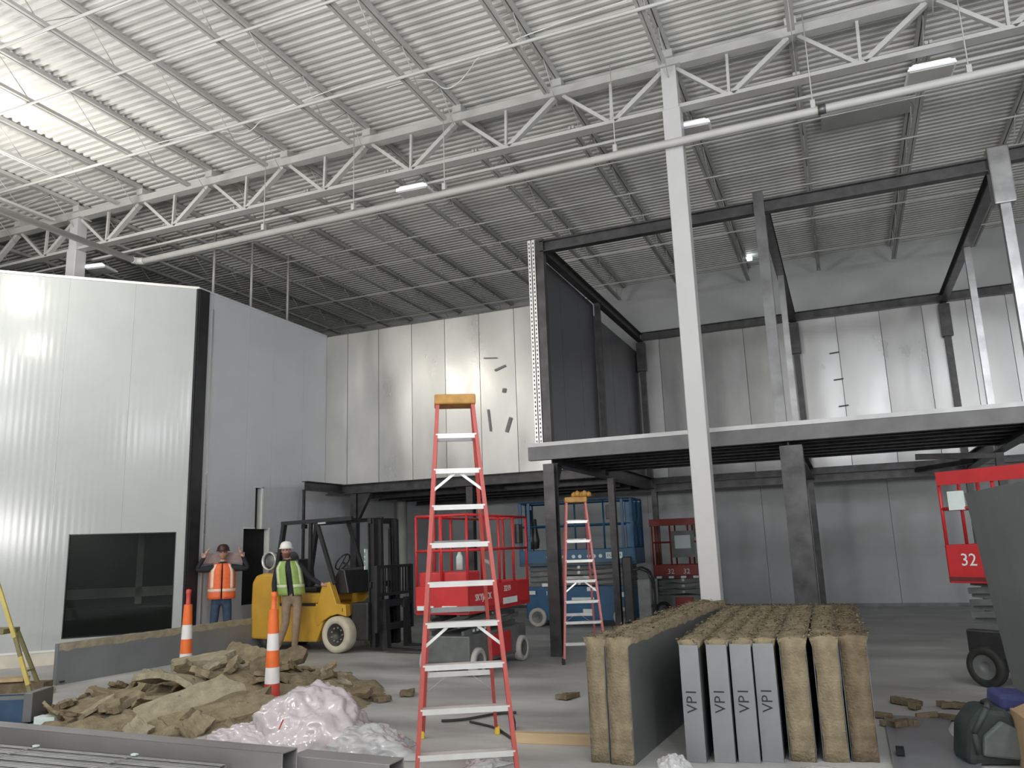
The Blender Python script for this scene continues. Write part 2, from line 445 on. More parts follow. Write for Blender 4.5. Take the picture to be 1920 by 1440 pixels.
# upper posts
part('post', MB().bar((XA, Y1 + .0, 3.41), (XA, Y1, 7.02), .14, .14), 'steel_dark', mz)
part('post', MB().ibeam((XB - .06, Y1, 3.41), (XB - .06, Y1, 7.12), .16, .16, .014), 'steel_grey', mz)
part('post', MB().bar((XC, Y1, 3.41), (XC, Y1, 7.0), .13, .13), 'steel_post', mz)
part('bracket', MB().box(XC - .14, Y1 - .12, 6.25, XC + .14, Y1 + .12, 7.12), 'steel_post', mz, .02)
for xx, k in ((XA, 'steel_dark'), (XB, 'steel_post'), (XC, 'steel_post')):
    part('post', MB().bar((xx, Y2, 3.06), (xx, Y2, 6.8), .11, .11), k, mz)
    part('post', MB().bar((xx, Y3, 3.15), (xx, Y3, 6.9), .13, .13), 'steel_dark', mz)
    part('bracket', MB().box(xx - .11, Y3 - .13, 6.05, xx + .11, Y3 + .0, 6.8), 'steel_dark', mz)
# upper beams
part('beam', MB().ibeam((XA, Y1, 6.88), (XC, Y1, 6.88), .14, .2), 'steel_dark', mz)
part('beam', MB().ibeam((XC, Y1, 6.98), (XE, Y1, 6.98), .14, .2), 'steel_dark', mz)
part('beam', MB().ibeam((XA, Y3, 6.98), (XE, Y3, 6.98), .14, .2), 'steel_dark', mz)
for xx in (XA, XB, XC): part('beam', MB().ibeam((xx, Y1 + .08, 6.88), (xx, Y3 - .08, 6.93), .15, .2), 'steel_dark', mz)
# deck
part('deck_plate', MB().box(-4.82, Y1 - .12, 3.375, XE, Y2 + .05, 3.41).box(-4.82, Y1 - .135, 3.35, XE, Y1 - .12, 3.415), 'deck_edge', mz)
part('edge_channel', MB().box(-4.82, Y1 - .12, 3.13, XE, Y1 - .10, 3.375).box(-4.82, Y1 - .1, 3.13, XE, Y1 + .0, 3.145).box(-4.82, Y1 - .1, 3.36, XE, Y1, 3.375), 'channel_steel', mz)
for yy in (13.1, 13.65, 14.2, 14.75, 15.3, 15.85): part('deck_joist', MB().ibeam((-4.4, yy, 3.26), (XE, yy, 3.26), .09, .2, .012), 'steel_dark', mz)
for xx in (XA, XB, XC): part('beam', MB().ibeam((xx, Y1 + .1, 3.2), (xx, Y3, 3.16), .2, .28, .02), 'steel_dark', mz)
part('beam', MB().ibeam((-11.2, Y3, 3.05), (XE, Y3, 3.05), .16, .2), 'steel_dark', mz)
for xx in (XA, XB, XC):
    for s_ in (1,):
        part('gusset', MB().prism([(xx - .07, Y1 + .1, 3.05), (xx - .07, Y1 + .42, 3.05), (xx - .07, Y1 + .1, 2.6)], (.14, 0, 0)), 'steel_dark', mz)
part('knee_brace', MB().bar((XC - 1.3, Y2, 3.06), (XC - .05, Y2, 3.0), .1, .1), 'steel_dark', mz)
part('knee_brace', MB().bar((XC - .05, Y3 - 1.6, 3.1), (XC - 1.0, Y3, 3.1), .1, .1), 'steel_dark', mz)

# rear-left support frame below the bright galvanized wall
sf = empty('support_frame', (-10.6, 16, 0), label='black steel support frame under the bright galvanized wall', cat='steel frame')
part('beam', MB().ibeam((-11.35, 15.98, 3.18), (-4.7, 15.98, 3.18), .2, .22), 'steel_dark', sf)
part('beam', MB().ibeam((-10.95, 14.55, 3.2), (-10.95, 19.8, 3.2), .16, .2), 'steel_dark', sf)
part('post', MB().bar((-10.6, 16.0, 0), (-10.6, 16.0, 3.06), .16, .16), 'steel_dark', sf)
part('bracket', MB().prism([(-10.5, 15.95, 3.06), (-10.15, 15.95, 3.06), (-10.5, 15.95, 2.45)], (0, .12, 0)), 'steel_dark', sf)
part('post', MB().bar((-11.02, 14.62, 0), (-11.02, 14.62, 3.1), .05, .05), 'steel_dark', sf)
part('post', MB().bar((-7.6, 16.0, 0), (-7.6, 16.0, 3.06), .16, .16), 'steel_dark', sf)
part('deck_soffit', MB().box(-11.3, 16.1, 3.22, -4.75, 19.9, 3.28), 'steel_dark', sf)
for yy in (17, 18, 19): part('deck_joist', MB().ibeam((-11.2, yy, 3.1), (-4.75, yy, 3.1), .1, .2), 'steel_dark', sf)
part('beam', MB().ibeam((-8.0, 16.05, 3.1), (-4.8, 19.9, 3.1), .12, .16), 'steel_dark', sf)

# ------------------------------------------------------------------ roof joists, truss, columns, pipes
def joist(x, y0, y1, name='roof_joist'):
    e = empty(name, (x, y0, 8.45))
    D = .56; Ln = y1 - y0
    part('top_chord', MB().box(x - .055, y0, 8.975, x - .01, y1, 9.045).box(x + .01, y0, 8.975, x + .055, y1, 9.045), 'steel_white', e)
    part('bottom_chord', MB().box(x - .05, y0 + .5, 8.45, x - .008, y1 - .5, 8.50).box(x + .008, y0 + .5, 8.45, x + .05, y1 - .5, 8.50), 'steel_white', e)
    m_ = MB(); k = int(Ln / .6); st_ = Ln / k
    for i in range(k):
        a, b = y0 + i * st_, y0 + (i + 1) * st_
        if i % 2: m_.cyl((x, a, 8.99), (x, b, 8.47), .007, n=5)
        else: m_.cyl((x, a, 8.47 if i else 8.99), (x, b, 8.99 if i % 2 == 0 and i else 8.47), .007, n=5) if i else m_.cyl((x, a, 8.99), (x, a + st_, 8.99), .01, n=4)
    o = part('web', m_, 'steel_white', e); o['kind'] = 'stuff'
    return e


ORD = ['first', 'second', 'third', 'fourth', 'fifth', 'sixth', 'seventh', 'eighth', 'ninth', 'tenth', 'eleventh', 'twelfth']
jf = jb = None
for k in range(-10, 8):
    x = -1.75 + 1.762 * k
    if abs(k) < 1: who = 'directly over the tall white column'
    elif k < 0: who = '%s to the left of the tall white column' % ORD[-k - 1]
    else: who = '%s to the right of the tall white column' % ORD[k - 1]
    if jf is None:
        jf = joist(x, 0.05, 10.93); jb = joist(x, 11.07, YB - .05); a, b = jf, jb
    else:
        a = copy_tree(jf); a.location.x = x; b = copy_tree(jb); b.location.x = x
    tag(a, 'white roof joist nearer than the truss, ' + who, 'roof joist', 'roof joists in front of the truss')
    tag(b, 'white roof joist beyond the truss, ' + who, 'roof joist', 'roof joists behind the truss')

YT = 11.0
tr = empty('roof_truss', (-1.75, YT, 8.0), label='white girder truss with zigzag webs crossing the whole roof', cat='truss')
part('top_chord', MB().box(-21.9, YT - .09, 8.70, XR, YT + .09, 8.715).box(-21.9, YT - .05, 8.715, XR, YT - .02, 8.86).box(-21.9, YT + .02, 8.715, XR, YT + .05, 8.86), 'steel_white', tr)
part('bottom_chord', MB().box(-21.9, YT - .09, 8.0, XR, YT + .09, 8.015).box(-21.9, YT - .05, 8.015, XR, YT - .02, 8.08).box(-21.9, YT + .02, 8.015, XR, YT + .05, 8.08), 'steel_white', tr)
wA = wB = wV = None
def member(first, mk, dx):
    if first is None: return mk()
    c = first.copy(); COL.objects.link(c); c.parent = tr; c.location.x = dx; return c
x0 = -1.75 - 11 * 1.762
for k in range(19):
    dx = k * 1.762; xa = x0; xm = x0 + .83; xb = x0 + 1.762
    if xa + dx > XR - 2: break
    o1 = member(wA, lambda: part('web_member', MB().bar((xa + .08, YT, 8.70), (xm - .03, YT, 8.06), .055, .07, (0, 1, 0)), 'steel_white', tr), dx)
    o2 = member(wB, lambda: part('web_member', MB().bar((xm + .05, YT, 8.06), (xb - .06, YT, 8.70), .07, .10, (0, 1, 0)), 'steel_white', tr), dx)
    o3 = member(wV, lambda: part('web_member', MB().bar((xm, YT, 8.06), (xm + .02, YT, 8.70), .04, .05, (0, 1, 0)), 'steel_white', tr), dx)
    wA, wB, wV = wA or o1, wB or o2, wV or o3
for k in range(-10, 8):
    x = -1.75 + 1.762 * k
    part('joist_seat', MB().box(x - .08, YT - .1, 8.86, x + .08, YT + .1, 8.98), 'steel_white', tr)

for x, lab in ((-1.75, 'tall white square roof column standing in front of the dark mezzanine'), (-1.75 - 12.33, 'white roof column rising behind the white angled wall at left')):
    c = empty('roof_column', (x, YT, 0), label=lab, cat='column')
    part('shaft', MB().box(x - .13, YT - .13, .02, x + .13, YT + .13, 8.0), 'column_white', c, .015)
    part('shaft_top', MB().box(x - .11, YT - .11, 8.0, x + .11, YT + .11, 8.68), 'column_white', c)
    part('base_plate', MB().box(x - .2, YT - .2, 0, x + .2, YT + .2, .025), 'column_white', c)
    part('cap_plate', MB().box(x - .18, YT - .15, 8.68, x + .18, YT + .15, 8.70), 'steel_white', c)

# sprinkler main below the truss, with elbow to the left
sp = empty('sprinkler_pipe', (-1.7, 10.78, 7.38), label='long white sprinkler main pipe passing in front of the tall white column', cat='pipe')
part('pipe_run', MB().cyl((-11.95, 10.78, 7.36), (XR - .1, 10.78, 7.44), .057, n=14), 'steel_white', sp)
m = MB(); pts = []
for i in range(7):
    t = R(90 * i / 6); pts.append((-11.95 - .14 * math.sin(t), 10.78 - .14 + .14 * math.cos(t), 7.36))
part('elbow', m.tube(pts, .066, 12), 'steel_white', sp)
part('pipe_run', MB().cyl((-12.09, 10.64, 7.36), (-12.09, -5, 7.36), .057, n=14), 'steel_white', sp)
for x in (-9.1, -7.2, -5.46, -2.6, .175, 2.05, 4.6):
    part('hanger', MB().cyl((x, 10.78, 7.44), (x, 10.78, 8.9), .008, n=6).box(x - .03, 10.74, 7.44, x + .03, 10.82, 7.55), 'steel_white', sp)
part('coupling', MB().cyl((.23, 10.78, 7.40), (.33, 10.78, 7.40), .068, n=14), 'steel_grey', sp)
# branch lines / bridging running along X
GB = 'thin white branch lines crossing the roof joists'
for i, (yy, zz, r, lab) in enumerate(((6.18, 8.42, .022, 'thin white roof line nearest the camera, top left corner'), (7.27, 8.42, .02, 'thin white roof line, second from the camera, crossing the joists'),
                                      (9.06, 8.42, .026, 'white roof line just in front of the girder truss'), (9.75, 8.95, .010, 'slender white conduit under the deck before the truss'),
                                      (13.0, 8.42, .012, 'thin white roof line just behind the girder truss'), (14.4, 8.42, .016, 'white roof line behind the truss over the mezzanine deck front'), (15.6, 8.44, .012, 'white roof line over the middle of the mezzanine'),
                                      (17.4, 8.42, .018, 'white roof line over the rear of the mezzanine'), (19.6, 8.42, .018, 'white roof line nearest the back wall'))):
    o = MB().cyl((-21.8, yy, zz), (XR - .05, yy, zz), r, n=8).build('branch_line', 'steel_white'); tag(o, lab, 'pipe', GB)
o = MB().box(.33, 13.95, 8.93, 1.97, 14.5, 8.96).build('roof_opening_cover', 'steel_white'); tag(o, 'pale flat cover under the roof deck right of the column', 'cover')
# lighting rail and high bay fixtures
o = MB().box(-21.8, 11.36, 7.93, XR - .05, 11.42, 7.97).build('lighting_rail', 'steel_white'); tag(o, 'white lighting rail running just under the girder truss', 'rail')


def fixture(x, y, z, lab, tilt):
    e = empty('high_bay_fixture', (x, y, z), tilt, label=lab, cat='light fixture', group='unlit high bay fixtures on the lighting rail')
    MB().prism([(-.30, -.20, 0), (.30, -.20, 0), (.30, -.20, .03), (.22, -.20, .09), (-.22, -.20, .09), (-.30, -.20, .03)], (0, .40, 0)).build('housing', 'fixture_white', e, .006)
    MB().box(-.27, -.17, -.012, .27, .17, .0).build('diffuser', 'steel_white', e)
    MB().box(-.28, -.222, .005, .28, -.2, .05).build('glowing_edge', 'lens', e)  # emissive strip imitates the bright edge, the fixture itself is off
    MB().box(-.02, -.02, .09, .02, .02, .16).build('mount', 'steel_white', e)
    return e


fixture(-6.3, 11.36, 7.80, 'white high bay fixture hanging over the left half of the truss', .05)
fixture(1.70, 11.36, 7.86, 'white high bay fixture at top right under the truss', .05)
fixture(-13.85, 11.36, 7.66, 'white high bay fixture beside the left column above the angled wall', .2)
fixture(-1.55, 11.36, 7.80, 'white high bay fixture half hidden behind the tall white column', .05)
# loose wires on the deck
def wire(name, pts, r, m_, lab, cat='cable'):
    cu = bpy.data.curves.new(name, 'CURVE'); cu.dimensions = '3D'; cu.bevel_depth = r; cu.bevel_resolution = 2
    s_ = cu.splines.new('NURBS'); s_.points.add(len(pts) - 1); s_.order_u = 3; s_.use_endpoint_u = True
    for p, q in zip(s_.points, pts): p.co = (*q, 1)
    o = bpy.data.objects.new(name, cu); COL.objects.link(o)
    me = bpy.data.meshes.new_from_object(o.evaluated_get(bpy.context.evaluated_depsgraph_get())); bpy.data.objects.remove(o)
    me.materials.clear(); me.materials.append(MAT[m_]); o = bpy.data.objects.new(name, me); COL.objects.link(o); return tag(o, lab, cat)
wire('conduit_wire', [(-11, 9.6, 8.9), (-9.2, 9.5, 8.85), (-8.6, 9.7, 8.6), (-8.1, 9.6, 8.9), (-6, 9.5, 8.92)], .008, 'fixture_white', 'thin white wire sagging under the deck at left')
wire('conduit_wire', [(-6, 9.9, 8.93), (-5.2, 9.8, 8.9), (-5.0, 9.95, 8.6), (-4.6, 9.9, 8.75), (-4.2, 9.6, 8.93), (-2, 9.5, 8.93)], .008, 'fixture_white', 'thin white wire looping between joists left of the column')
for x, y, l in ((-12.5, 13.2, 'thin white drop rod just above the corner of the angled wall'), (-12.3, 14.2, 'thin white drop rod above the side wall, second from the corner'), (-12.2, 15.4, 'thin white drop rod above the side wall, third from the corner')):
    o = MB().cyl((x, y, 7.1), (x, y, ZC + .04), .03, n=8).build('drop_rod', 'steel_white'); tag(o, l, 'rod')


# ------------------------------------------------------------------ step ladders
def ladder(name, base, rz, n, h, wb, wt, lean, back, rail, lab, step=.3, capm='cap_ochre', sag=0.):
    off = sag
    """local x = width, local y = away from the climber"""
    e = empty(name, base, rz, label=lab, cat='ladder')
    rw, rd = .028, .085
    fr = lambda s, z: Vector((off * z / h + s * (wb + (wt - wb) * z / h) / 2, lean * z / h, z))
    br = lambda s, z: Vector((off * z / h + s * (wb * .93 + (wt - wb * .93) * z / h) / 2, back + (lean + .08 - back) * z / h, z))
    for s in (-1, 1):
        a, b = fr(s, .06), fr(s, h - .05)
        m = MB(); m.bar(a, b, .006, rd, (0, 1, 0)) if 0 else None
        # channel: web + two flanges
        sx = Vector((s, 0, 0)); yv = Vector((0, 1, 0))
        m.bar(a, b, rw * .3, rd, yv)
        m.bar(a - yv * rd / 2 - sx * rw / 2, b - yv * rd / 2 - sx * rw / 2, rw, .006, yv); m.bar(a + yv * rd / 2 - sx * rw / 2, b + yv * rd / 2 - sx * rw / 2, rw, .006, yv)
        m.build('front_rail', rail, e)
        a, b = br(s, .05), br(s, h - .1)
        m = MB().bar(a, b, .01, .06, yv); m.bar(a - yv * .03 - sx * .012, b - yv * .03 - sx * .012, .03, .006, yv)
        m.build('rear_rail', rail, e)
        f = MB().cb(fr(s, .04) , (.05, .13, .08)); f.build('foot', 'foot_yellow' if rail == 'fiberglass_red' else 'rubber', e, .008)
        f = MB().cb(br(s, .04), (.045, .09, .08)); f.build('foot', 'foot_yellow' if rail == 'fiberglass_red' else 'rubber', e, .008)
    for k in range(1, n):
        z = step * k; l, r = fr(-1, z), fr(1, z)
        l.x += .012; r.x -= .012
        MB().box(l.x, l.y - .045, z - .008, r.x, l.y + .045, z).box(l.x, l.y - .048, z - .04, r.x, l.y - .042, z).box(l.x, l.y + .042, z - .03, r.x, l.y + .048, z).build('step', 'aluminium', e)
        if k in (2, 4, 6) or k == n - 1:
            l, r = br(-1, z + .0), br(1, z + .0)
            MB().bar(l, r, .02, .045).build('rear_brace', 'steel_post' if k != 2 else 'aluminium', e)
        if k in (1, 3, 4, 8) and k < n:
            for s in (-1, 1):
                a = fr(s, z - .04) - Vector((s * .18, 0, 0)); b = fr(s, z - .19)
                if k == 4 or k == n - 2: MB().bar(a, b, .022, .006, (0, 1, 0)).build('step_brace', 'aluminium', e)
    for s in (-1, 1):
        z = h * .53; MB().bar(fr(s, z), br(s, z + .02), .006, .028).build('spreader', 'aluminium', e)
        z = .6
        MB().bar(br(s, .62) - Vector((s * .25, 0, 0)), br(s, .42), .004, .02, (0, 1, 0)).build('rear_strut', 'aluminium', e)
    top = fr(1, h)
    c = MB().box(off - wt / 2 - .02, lean - .08, h - .085, off + wt / 2 + .02, lean + .19, h); c.build('top_cap', capm, e, .012)
    return e


lad = ladder('step_ladder', (-2.70, 5.52, 0), R(28), 10, 3.03, .77, .31, .60, 1.95, 'fiberglass_red', 'tall red fiberglass step ladder in the centre foreground', step=.2985, sag=-.02)
lad2 = ladder('step_ladder', (-3.80, 11.82, 0), R(22.2), 8, 2.47, .66, .31, .42, 1.5, 'fiberglass_pink', 'smaller red step ladder beside the mezzanine post, in front of the blue lift', step=.3)
# cloth/rag on the small ladder's top
o = MB(); o.smooth = True
for i in range(5): o.lathe((-4.0 + .06 * i, 12.28 + random.uniform(-.03, .03), 2.47), (0, 0, 1), [(.001, .0), (.05, .01), (.045, .06 + .02 * (i % 2)), (.001, .09 + .02 * (i % 2))], 8)
tag(o.build('work_rag', 'cap_ochre'), 'crumpled ochre rag on the cap of the smaller ladder', 'rag')


# ------------------------------------------------------------------ wheels
def wheel(parent, c, r, wd, tire, rim, name='wheel', side=-1, bolts=8, lab=None):
    """axle along local y, outer face towards side*y"""
    c = Vector(c)
    t = MB().lathe(c, (0, 1, 0), [(r * .62, -wd / 2), (r * .93, -wd / 2), (r, -wd * .36), (r, wd * .36), (r * .93, wd / 2), (r * .62, wd / 2)], 28, close=True)
    o = t.build(name, tire, parent)
    d = MB().lathe(c, (0, 1, 0), [(.001, side * wd * .18), (r * .25, side * wd * .20), (r * .28, side * wd * .30), (r * .45, side * wd * .22), (r * .62, side * wd * .42), (r * .64, side * wd * .42), (r * .64, -side * wd * .45), (.001, -side * wd * .45)], 24)
    d.build('rim', rim, o)
    if bolts:
        b = MB()
        for i in range(bolts):
            a = 2 * math.pi * i / bolts; p = c + Vector((math.cos(a) * r * .38, side * wd * .22, math.sin(a) * r * .38)); b.cyl(p, p + Vector((0, side * .025, 0)), .016, n=6)
        bo = b.build('lug_nuts', 'bolt', o); bo['kind'] = 'stuff'
    return o


# ------------------------------------------------------------------ forklift (local x forward, y left(away), z up); near side faces -y
fk = empty('forklift', (-9.25, 12.98, 0), R(-4), label='yellow forklift with black mast and overhead guard', cat='forklift')
yn, yf = -.55, .55
# chassis side + counterweight
body = MB()
pro = [(-1.32, .20), (-1.34, .75), (-1.33, 1.22), (-1.24, 1.36), (-1.05, 1.40), (-.78, 1.38), (-.72, 1.22), (-.66, .84), (-.70, .18)]
body.prism([(a, yn, b) for a, b in pro], (0, 1.1, 0)); body.build('counterweight', 'forklift_yellow', fk, .05)
pro = [(-.71, .16), (-.67, .84), (.26, .84), (.28, .80), (.42, .62), (.36, .42), (.24, .17)]
MB().prism([(a, yn + .01, b) for a, b in pro], (0, 1.08, 0)).build('chassis', 'forklift_yellow', fk, .025)
pro = [(.22, .62), (.40, 1.34), (.60, 1.34), (.73, .86), (.93, .84), (.95, .68), (.70, .66), (.5, .62), (.35, .58)]
pro = [(.20, .60), (.38, 1.20), (.54, 1.22), (.70, .84), (.90, .82), (.92, .62), (.72, .66), (.55, .62), (.40, .54), (.28, .44)]
MB().prism([(a, yn, b) for a, b in pro], (0, .14, 0)).build('fender', 'forklift_yellow', fk, .012)
MB().prism([(a, yf - .14, b) for a, b in pro], (0, .14, 0)).build('fender', 'forklift_yellow', fk, .012)
MB().box(-.66, yn + .06, .84, .3, yf - .06, 1.02).build('seat_deck', 'forklift_yellow', fk, .03)
MB().box(-.70, yn + .02, 1.05, -.30, yn + .05, 1.10).build('side_rail', 'forklift_black', fk)
MB().box(-.62, yn - .005, .80, .22, yn + .012, .85).build('tread_step', 'forklift_black', fk)
MB().box(-1.25, -.16, .90, -1.33 + .02, .16, 1.02).build('tow_plate', 'forklift_black', fk)
# cowl, dash, seat
MB().prism([(.42, -.35, 1.0), (.82, -.35, 1.0), (.72, -.35, 1.42), (.60, -.35, 1.46), (.50, -.35, 1.30)], (0, .7, 0)).build('dashboard', 'forklift_black', fk, .02)
MB().box(-.50, -.24, 1.02, -.02, .24, 1.12).build('seat', 'forklift_black', fk, .03)
MB().cb((-.50, 0, 1.38), (.1, .44, .52), Euler((0, -.18, 0))).build('seat_back', 'forklift_black', fk, .03)
sw = MB()
q = Euler((0, R(-55), 0)).to_matrix()
pts = [q @ Vector((math.cos(t) * .17, math.sin(t) * .17, 0)) + Vector((.40, 0, 1.56)) for t in [2 * math.pi * i / 20 for i in range(21)]]
sw.tube(pts, .014, 6); sw.cyl((.40, 0, 1.56), (.62, 0, 1.42), .02, n=8); sw.bar(pts[0], pts[10], .02, .01); sw.build('steering_wheel', 'forklift_black', fk)
# propane tank ring on the counterweight
MB().lathe((-1.02, -.12, 1.62), (0, 1, 0), [(.001, -.30), (.09, -.29), (.16, -.22), (.165, .35), (.09, .42), (.001, .43)], 20).build('propane_tank', 'lift_grey', fk)
m = MB().lathe((-1.02, -.42, 1.62), (0, 1, 0), [(.15, -.03), (.175, -.03), (.175, .06), (.15, .06)], 24, close=True); m.build('tank_collar', 'aluminium', fk)
# overhead guard
for yy in (-.47, .47):
    MB().bar((-.78, yy, 1.32), (-.62, yy, 2.30), .07, .09).build('guard_pillar', 'forklift_black', fk)
    MB().bar((.16, yy, 2.30), (.60, yy, 1.18), .05, .07).build('guard_pillar', 'forklift_black', fk)
    MB().bar((-.68, yy, 2.31), (.98, yy, 2.34), .06, .07).build('guard_side_rail', 'forklift_black', fk)
MB().bar((.02, -.47, 2.29), (.02, -.47, 1.15), .06, .05).build('guard_pillar', 'forklift_black', fk)
for i in range(9): MB().box(-.60 + i * .185, -.46, 2.31, -.55 + i * .185, .46, 2.345).build('guard_bar', 'forklift_black', fk)
MB().cb((-.28, -.3, 2.24), (.09, .07, .08)).build('work_lamp', 'forklift_black', fk)
MB().cb((.30, -.49, 2.28), (.18, .02, .03)).build('lamp_lens', 'aluminium', fk)
# wheels
wheel(fk, (.76, yn + .02, .315), .315, .24, 'tire_tan', 'rim_dark', 'front_wheel', -1, 9)
wheel(fk, (.76, yf - .02, .315), .315, .24, 'tire_tan', 'rim_dark', 'front_wheel', 1, 0)
wheel(fk, (-.92, yn + .12, .22), .22, .18, 'rubber', 'rim_dark', 'rear_wheel', -1, 0)
wheel(fk, (-.92, yf - .12, .22), .22, .18, 'rubber', 'rim_dark', 'rear_wheel', 1, 0)
# mast
for yy in (-.33, .33):
    MB().ibeam((1.36, yy, .08), (1.32, yy, 2.32), .10, .13, .02, (1, 0, 0)).build('outer_mast_rail', 'forklift_black', fk)
    MB().ibeam((1.46, yy * .74, .10), (1.42, yy * .74, 2.30), .08, .10, .016, (1, 0, 0)).build('inner_mast_rail', 'forklift_black', fk)
    MB().cyl((1.30, yy * .8, .35), (1.29, yy * .8, 2.15), .035, n=10).build('lift_cylinder', 'forklift_black', fk)
for z in (.25, 1.15, 2.28): MB().box(1.27, -.38, z - .05, 1.33, .38, z + .05).build('mast_crossbar', 'forklift_black', fk)
MB().bar((.75, -.30, .5), (1.30, -.30, .95), .07, .07).build('tilt_cylinder', 'forklift_black', fk)
MB().box(.95, -.45, .2, 1.32, .45, .85).build('drive_housing', 'forklift_black', fk, .03)
MB().box(1.24, -.46, 1.42, 1.26, -.36, 1.78).build('capacity_plate', 'label_white', fk)
text('lettering', '3\n5\n0', .085, 'ink', fk, (1.25, -.463, 1.60), (R(90), 0, 0))
# carriage and load backrest facing forward
for z in (.42, .82): MB().box(1.52, -.52, z - .06, 1.58, .52, z + .06).build('carriage_bar', 'forklift_black', fk)
for yy in (-.54, .54): MB().box(1.54, yy - .03, .35, 1.60, yy + .03, 1.48).build('backrest_frame', 'forklift_black', fk)
for z in (.98, 1.46): MB().box(1.54, -.54, z - .025, 1.59, .54, z + .025).build('backrest_frame', 'forklift_black', fk)
for i in range(11): MB().box(1.55, -.46 + i * .092 - .01, .98, 1.58, -.46 + i * .092 + .01, 1.46).build('backrest_bar', 'forklift_black', fk)
for yy in (-.32, .32):
    MB().prism([(1.58, yy - .06, .04), (2.55, yy - .06, .04), (2.6, yy - .06, .055), (1.68, yy - .06, .085), (1.64, yy - .06, .9), (1.58, yy - .06, .9)], (0, .12, 0)).build('fork', 'forklift_black', fk)
MB().box(1.56, .24, .72, 1.62, .42, .84).build('fork_lock', 'steel_grey', fk)
# emblem on the flank
text('lettering', 'C', .15, 'label_white', fk, (-.50, yn - .003, .62), (R(90), 0, 0))
text('lettering', '1', .10, 'ink', fk, (.84, yn - .004, .73), (R(90), 0, 0))


# ------------------------------------------------------------------ scissor lifts
def scissor_lift(base, rz, Lx, Wy, lab, paint, skirt=(.86, 1.22), rail_top=2.2, ch=(.12, .55), wr=.17, tire='tire_grey', texts=(), bars=4, dark='lift_grey', solid_rail=False, guard=None):
    """local x = length"""
    e = empty('scissor_lift', base, rz, label=lab, cat='scissor lift')
    hx, hy = Lx / 2, Wy / 2
    c0, c1 = ch
    MB().prism([(-hx * .92, -hy * .88, c0 + .06), (-hx * .86, -hy * .88, c0), (hx * .86, -hy * .88, c0), (hx * .92, -hy * .88, c0 + .06), (hx * .92, -hy * .88, c1), (-hx * .92, -hy * .88, c1)], (0, hy * 1.76, 0)).build('chassis', guard or paint, e, .02)
    for sx in (-1, 1):
        for sy in (-1, 1):
            wheel(e, (sx * hx * .72, sy * (hy - .05), wr), wr, .12, tire, dark, 'wheel', sy, 0)
    MB().box(-hx * .3, -hy * .92, c0 + .05, hx * .35, -hy * .88, c1 - .05).build('battery_door', paint, e, .01)
    MB().box(-hx * .3, hy * .88, c0 + .05, hx * .35, hy * .92, c1 - .05).build('battery_door', paint, e, .01)
    # folded scissor pack
    z0, z1 = c1, skirt[0]; k = max(1, int((z1 - z0) / .11)); dz = (z1 - z0) / k
    for i in range(k):
        for sy in (-1, 1):
            a, b = z0 + i * dz + .02, z0 + (i + 1) * dz - .02
            MB().bar((-hx * .88, sy * hy * .6, a), (hx * .88, sy * hy * .6, b), .04, .07).build('scissor_arm', dark, e)
            MB().bar((-hx * .88, sy * hy * .45, b), (hx * .88, sy * hy * .45, a), .04, .07).build('scissor_arm', dark, e)
        MB().cyl((0, -hy * .7, z0 + (i + .5) * dz), (0, hy * .7, z0 + (i + .5) * dz), .035, n=10).build('pivot_pin', 'steel_post', e)
    # platform
    MB().box(-hx, -hy, skirt[0], hx, hy, skirt[0] + .05).build('platform_floor', dark, e)
    m = MB(); t = .025; h1 = skirt[1]
    m.box(-hx, -hy, skirt[0] - .02, hx, -hy + t, h1).box(-hx, hy - t, skirt[0] - .02, hx, hy, h1).box(-hx, -hy, skirt[0] - .02, -hx + t, hy, h1).box(hx - t, -hy, skirt[0] - .02, hx, hy, h1)
    m.build('toe_board', paint, e, .008)
    r_ = .02
    zt, zm = rail_top, (rail_top + h1) / 2
    for z in (zt, zm):
        for a, b in (((-hx + r_, -hy + r_, z), (hx - r_, -hy + r_, z)), ((-hx + r_, hy - r_, z), (hx - r_, hy - r_, z)), ((-hx + r_, -hy + r_, z), (-hx + r_, hy - r_, z)), ((hx - r_, -hy + r_, z), (hx - r_, hy - r_, z))):
            MB().cyl(a, b, r_, n=8).build('guard_rail', paint, e)
    for i in range(bars + 1):
        x = -hx + r_ + (Lx - 2 * r_) * i / bars
        for sy in (-1, 1): MB().cyl((x, sy * (hy - r_), h1), (x, sy * (hy - r_), zt), r_, n=8).build('rail_post', paint, e)
    for sx in (-1, 1): MB().cyl((sx * (hx - r_), 0, h1), (sx * (hx - r_), 0, zt), r_, n=8).build('rail_post', paint, e)
    MB().box(hx * .55, -hy - .06, zt - .42, hx * .55 + .16, -hy + .02, zt - .12).build('control_box', 'forklift_black', e, .01)
    return e


# red lift in the middle (end faces the camera)
rl = scissor_lift((-5.30, 11.25, 0), R(88), 2.1, .86, 'bright red scissor lift behind the tall red ladder', 'lift_red', (.86, 1.22), 2.2, (.14, .55), .19, 'tire_grey', guard='lift_grey')
MB().box(-1.0, -.40, 1.05, -.62, .40, 1.42).build('control_cabinet', 'lift_red', rl, .03)
MB().box(-1.075, .12, .90, -1.055, .38, .96).build('decal', 'label_white', rl)
MB().box(-1.075, -.25, .90, -1.055, -.02, .96).build('decal', 'label_white', rl)
text('lettering', 'SKYJACK', .13, 'label_white', rl, (-.60, -.435, 1.05), (R(90), 0, 0))
text('lettering', '3219', .12, 'label_white', rl, (.20, -.435, 1.12), (R(90), 0, 0))
MB().box(.05, -.437, .90, .55, -.431, .99).build('decal', 'label_white', rl)
m = MB()
for i in range(5): m.box(-.7 + i * .12, -.30, .58, -.64 + i * .12, -.295, .61)
m.build('decal', 'label_white', rl)
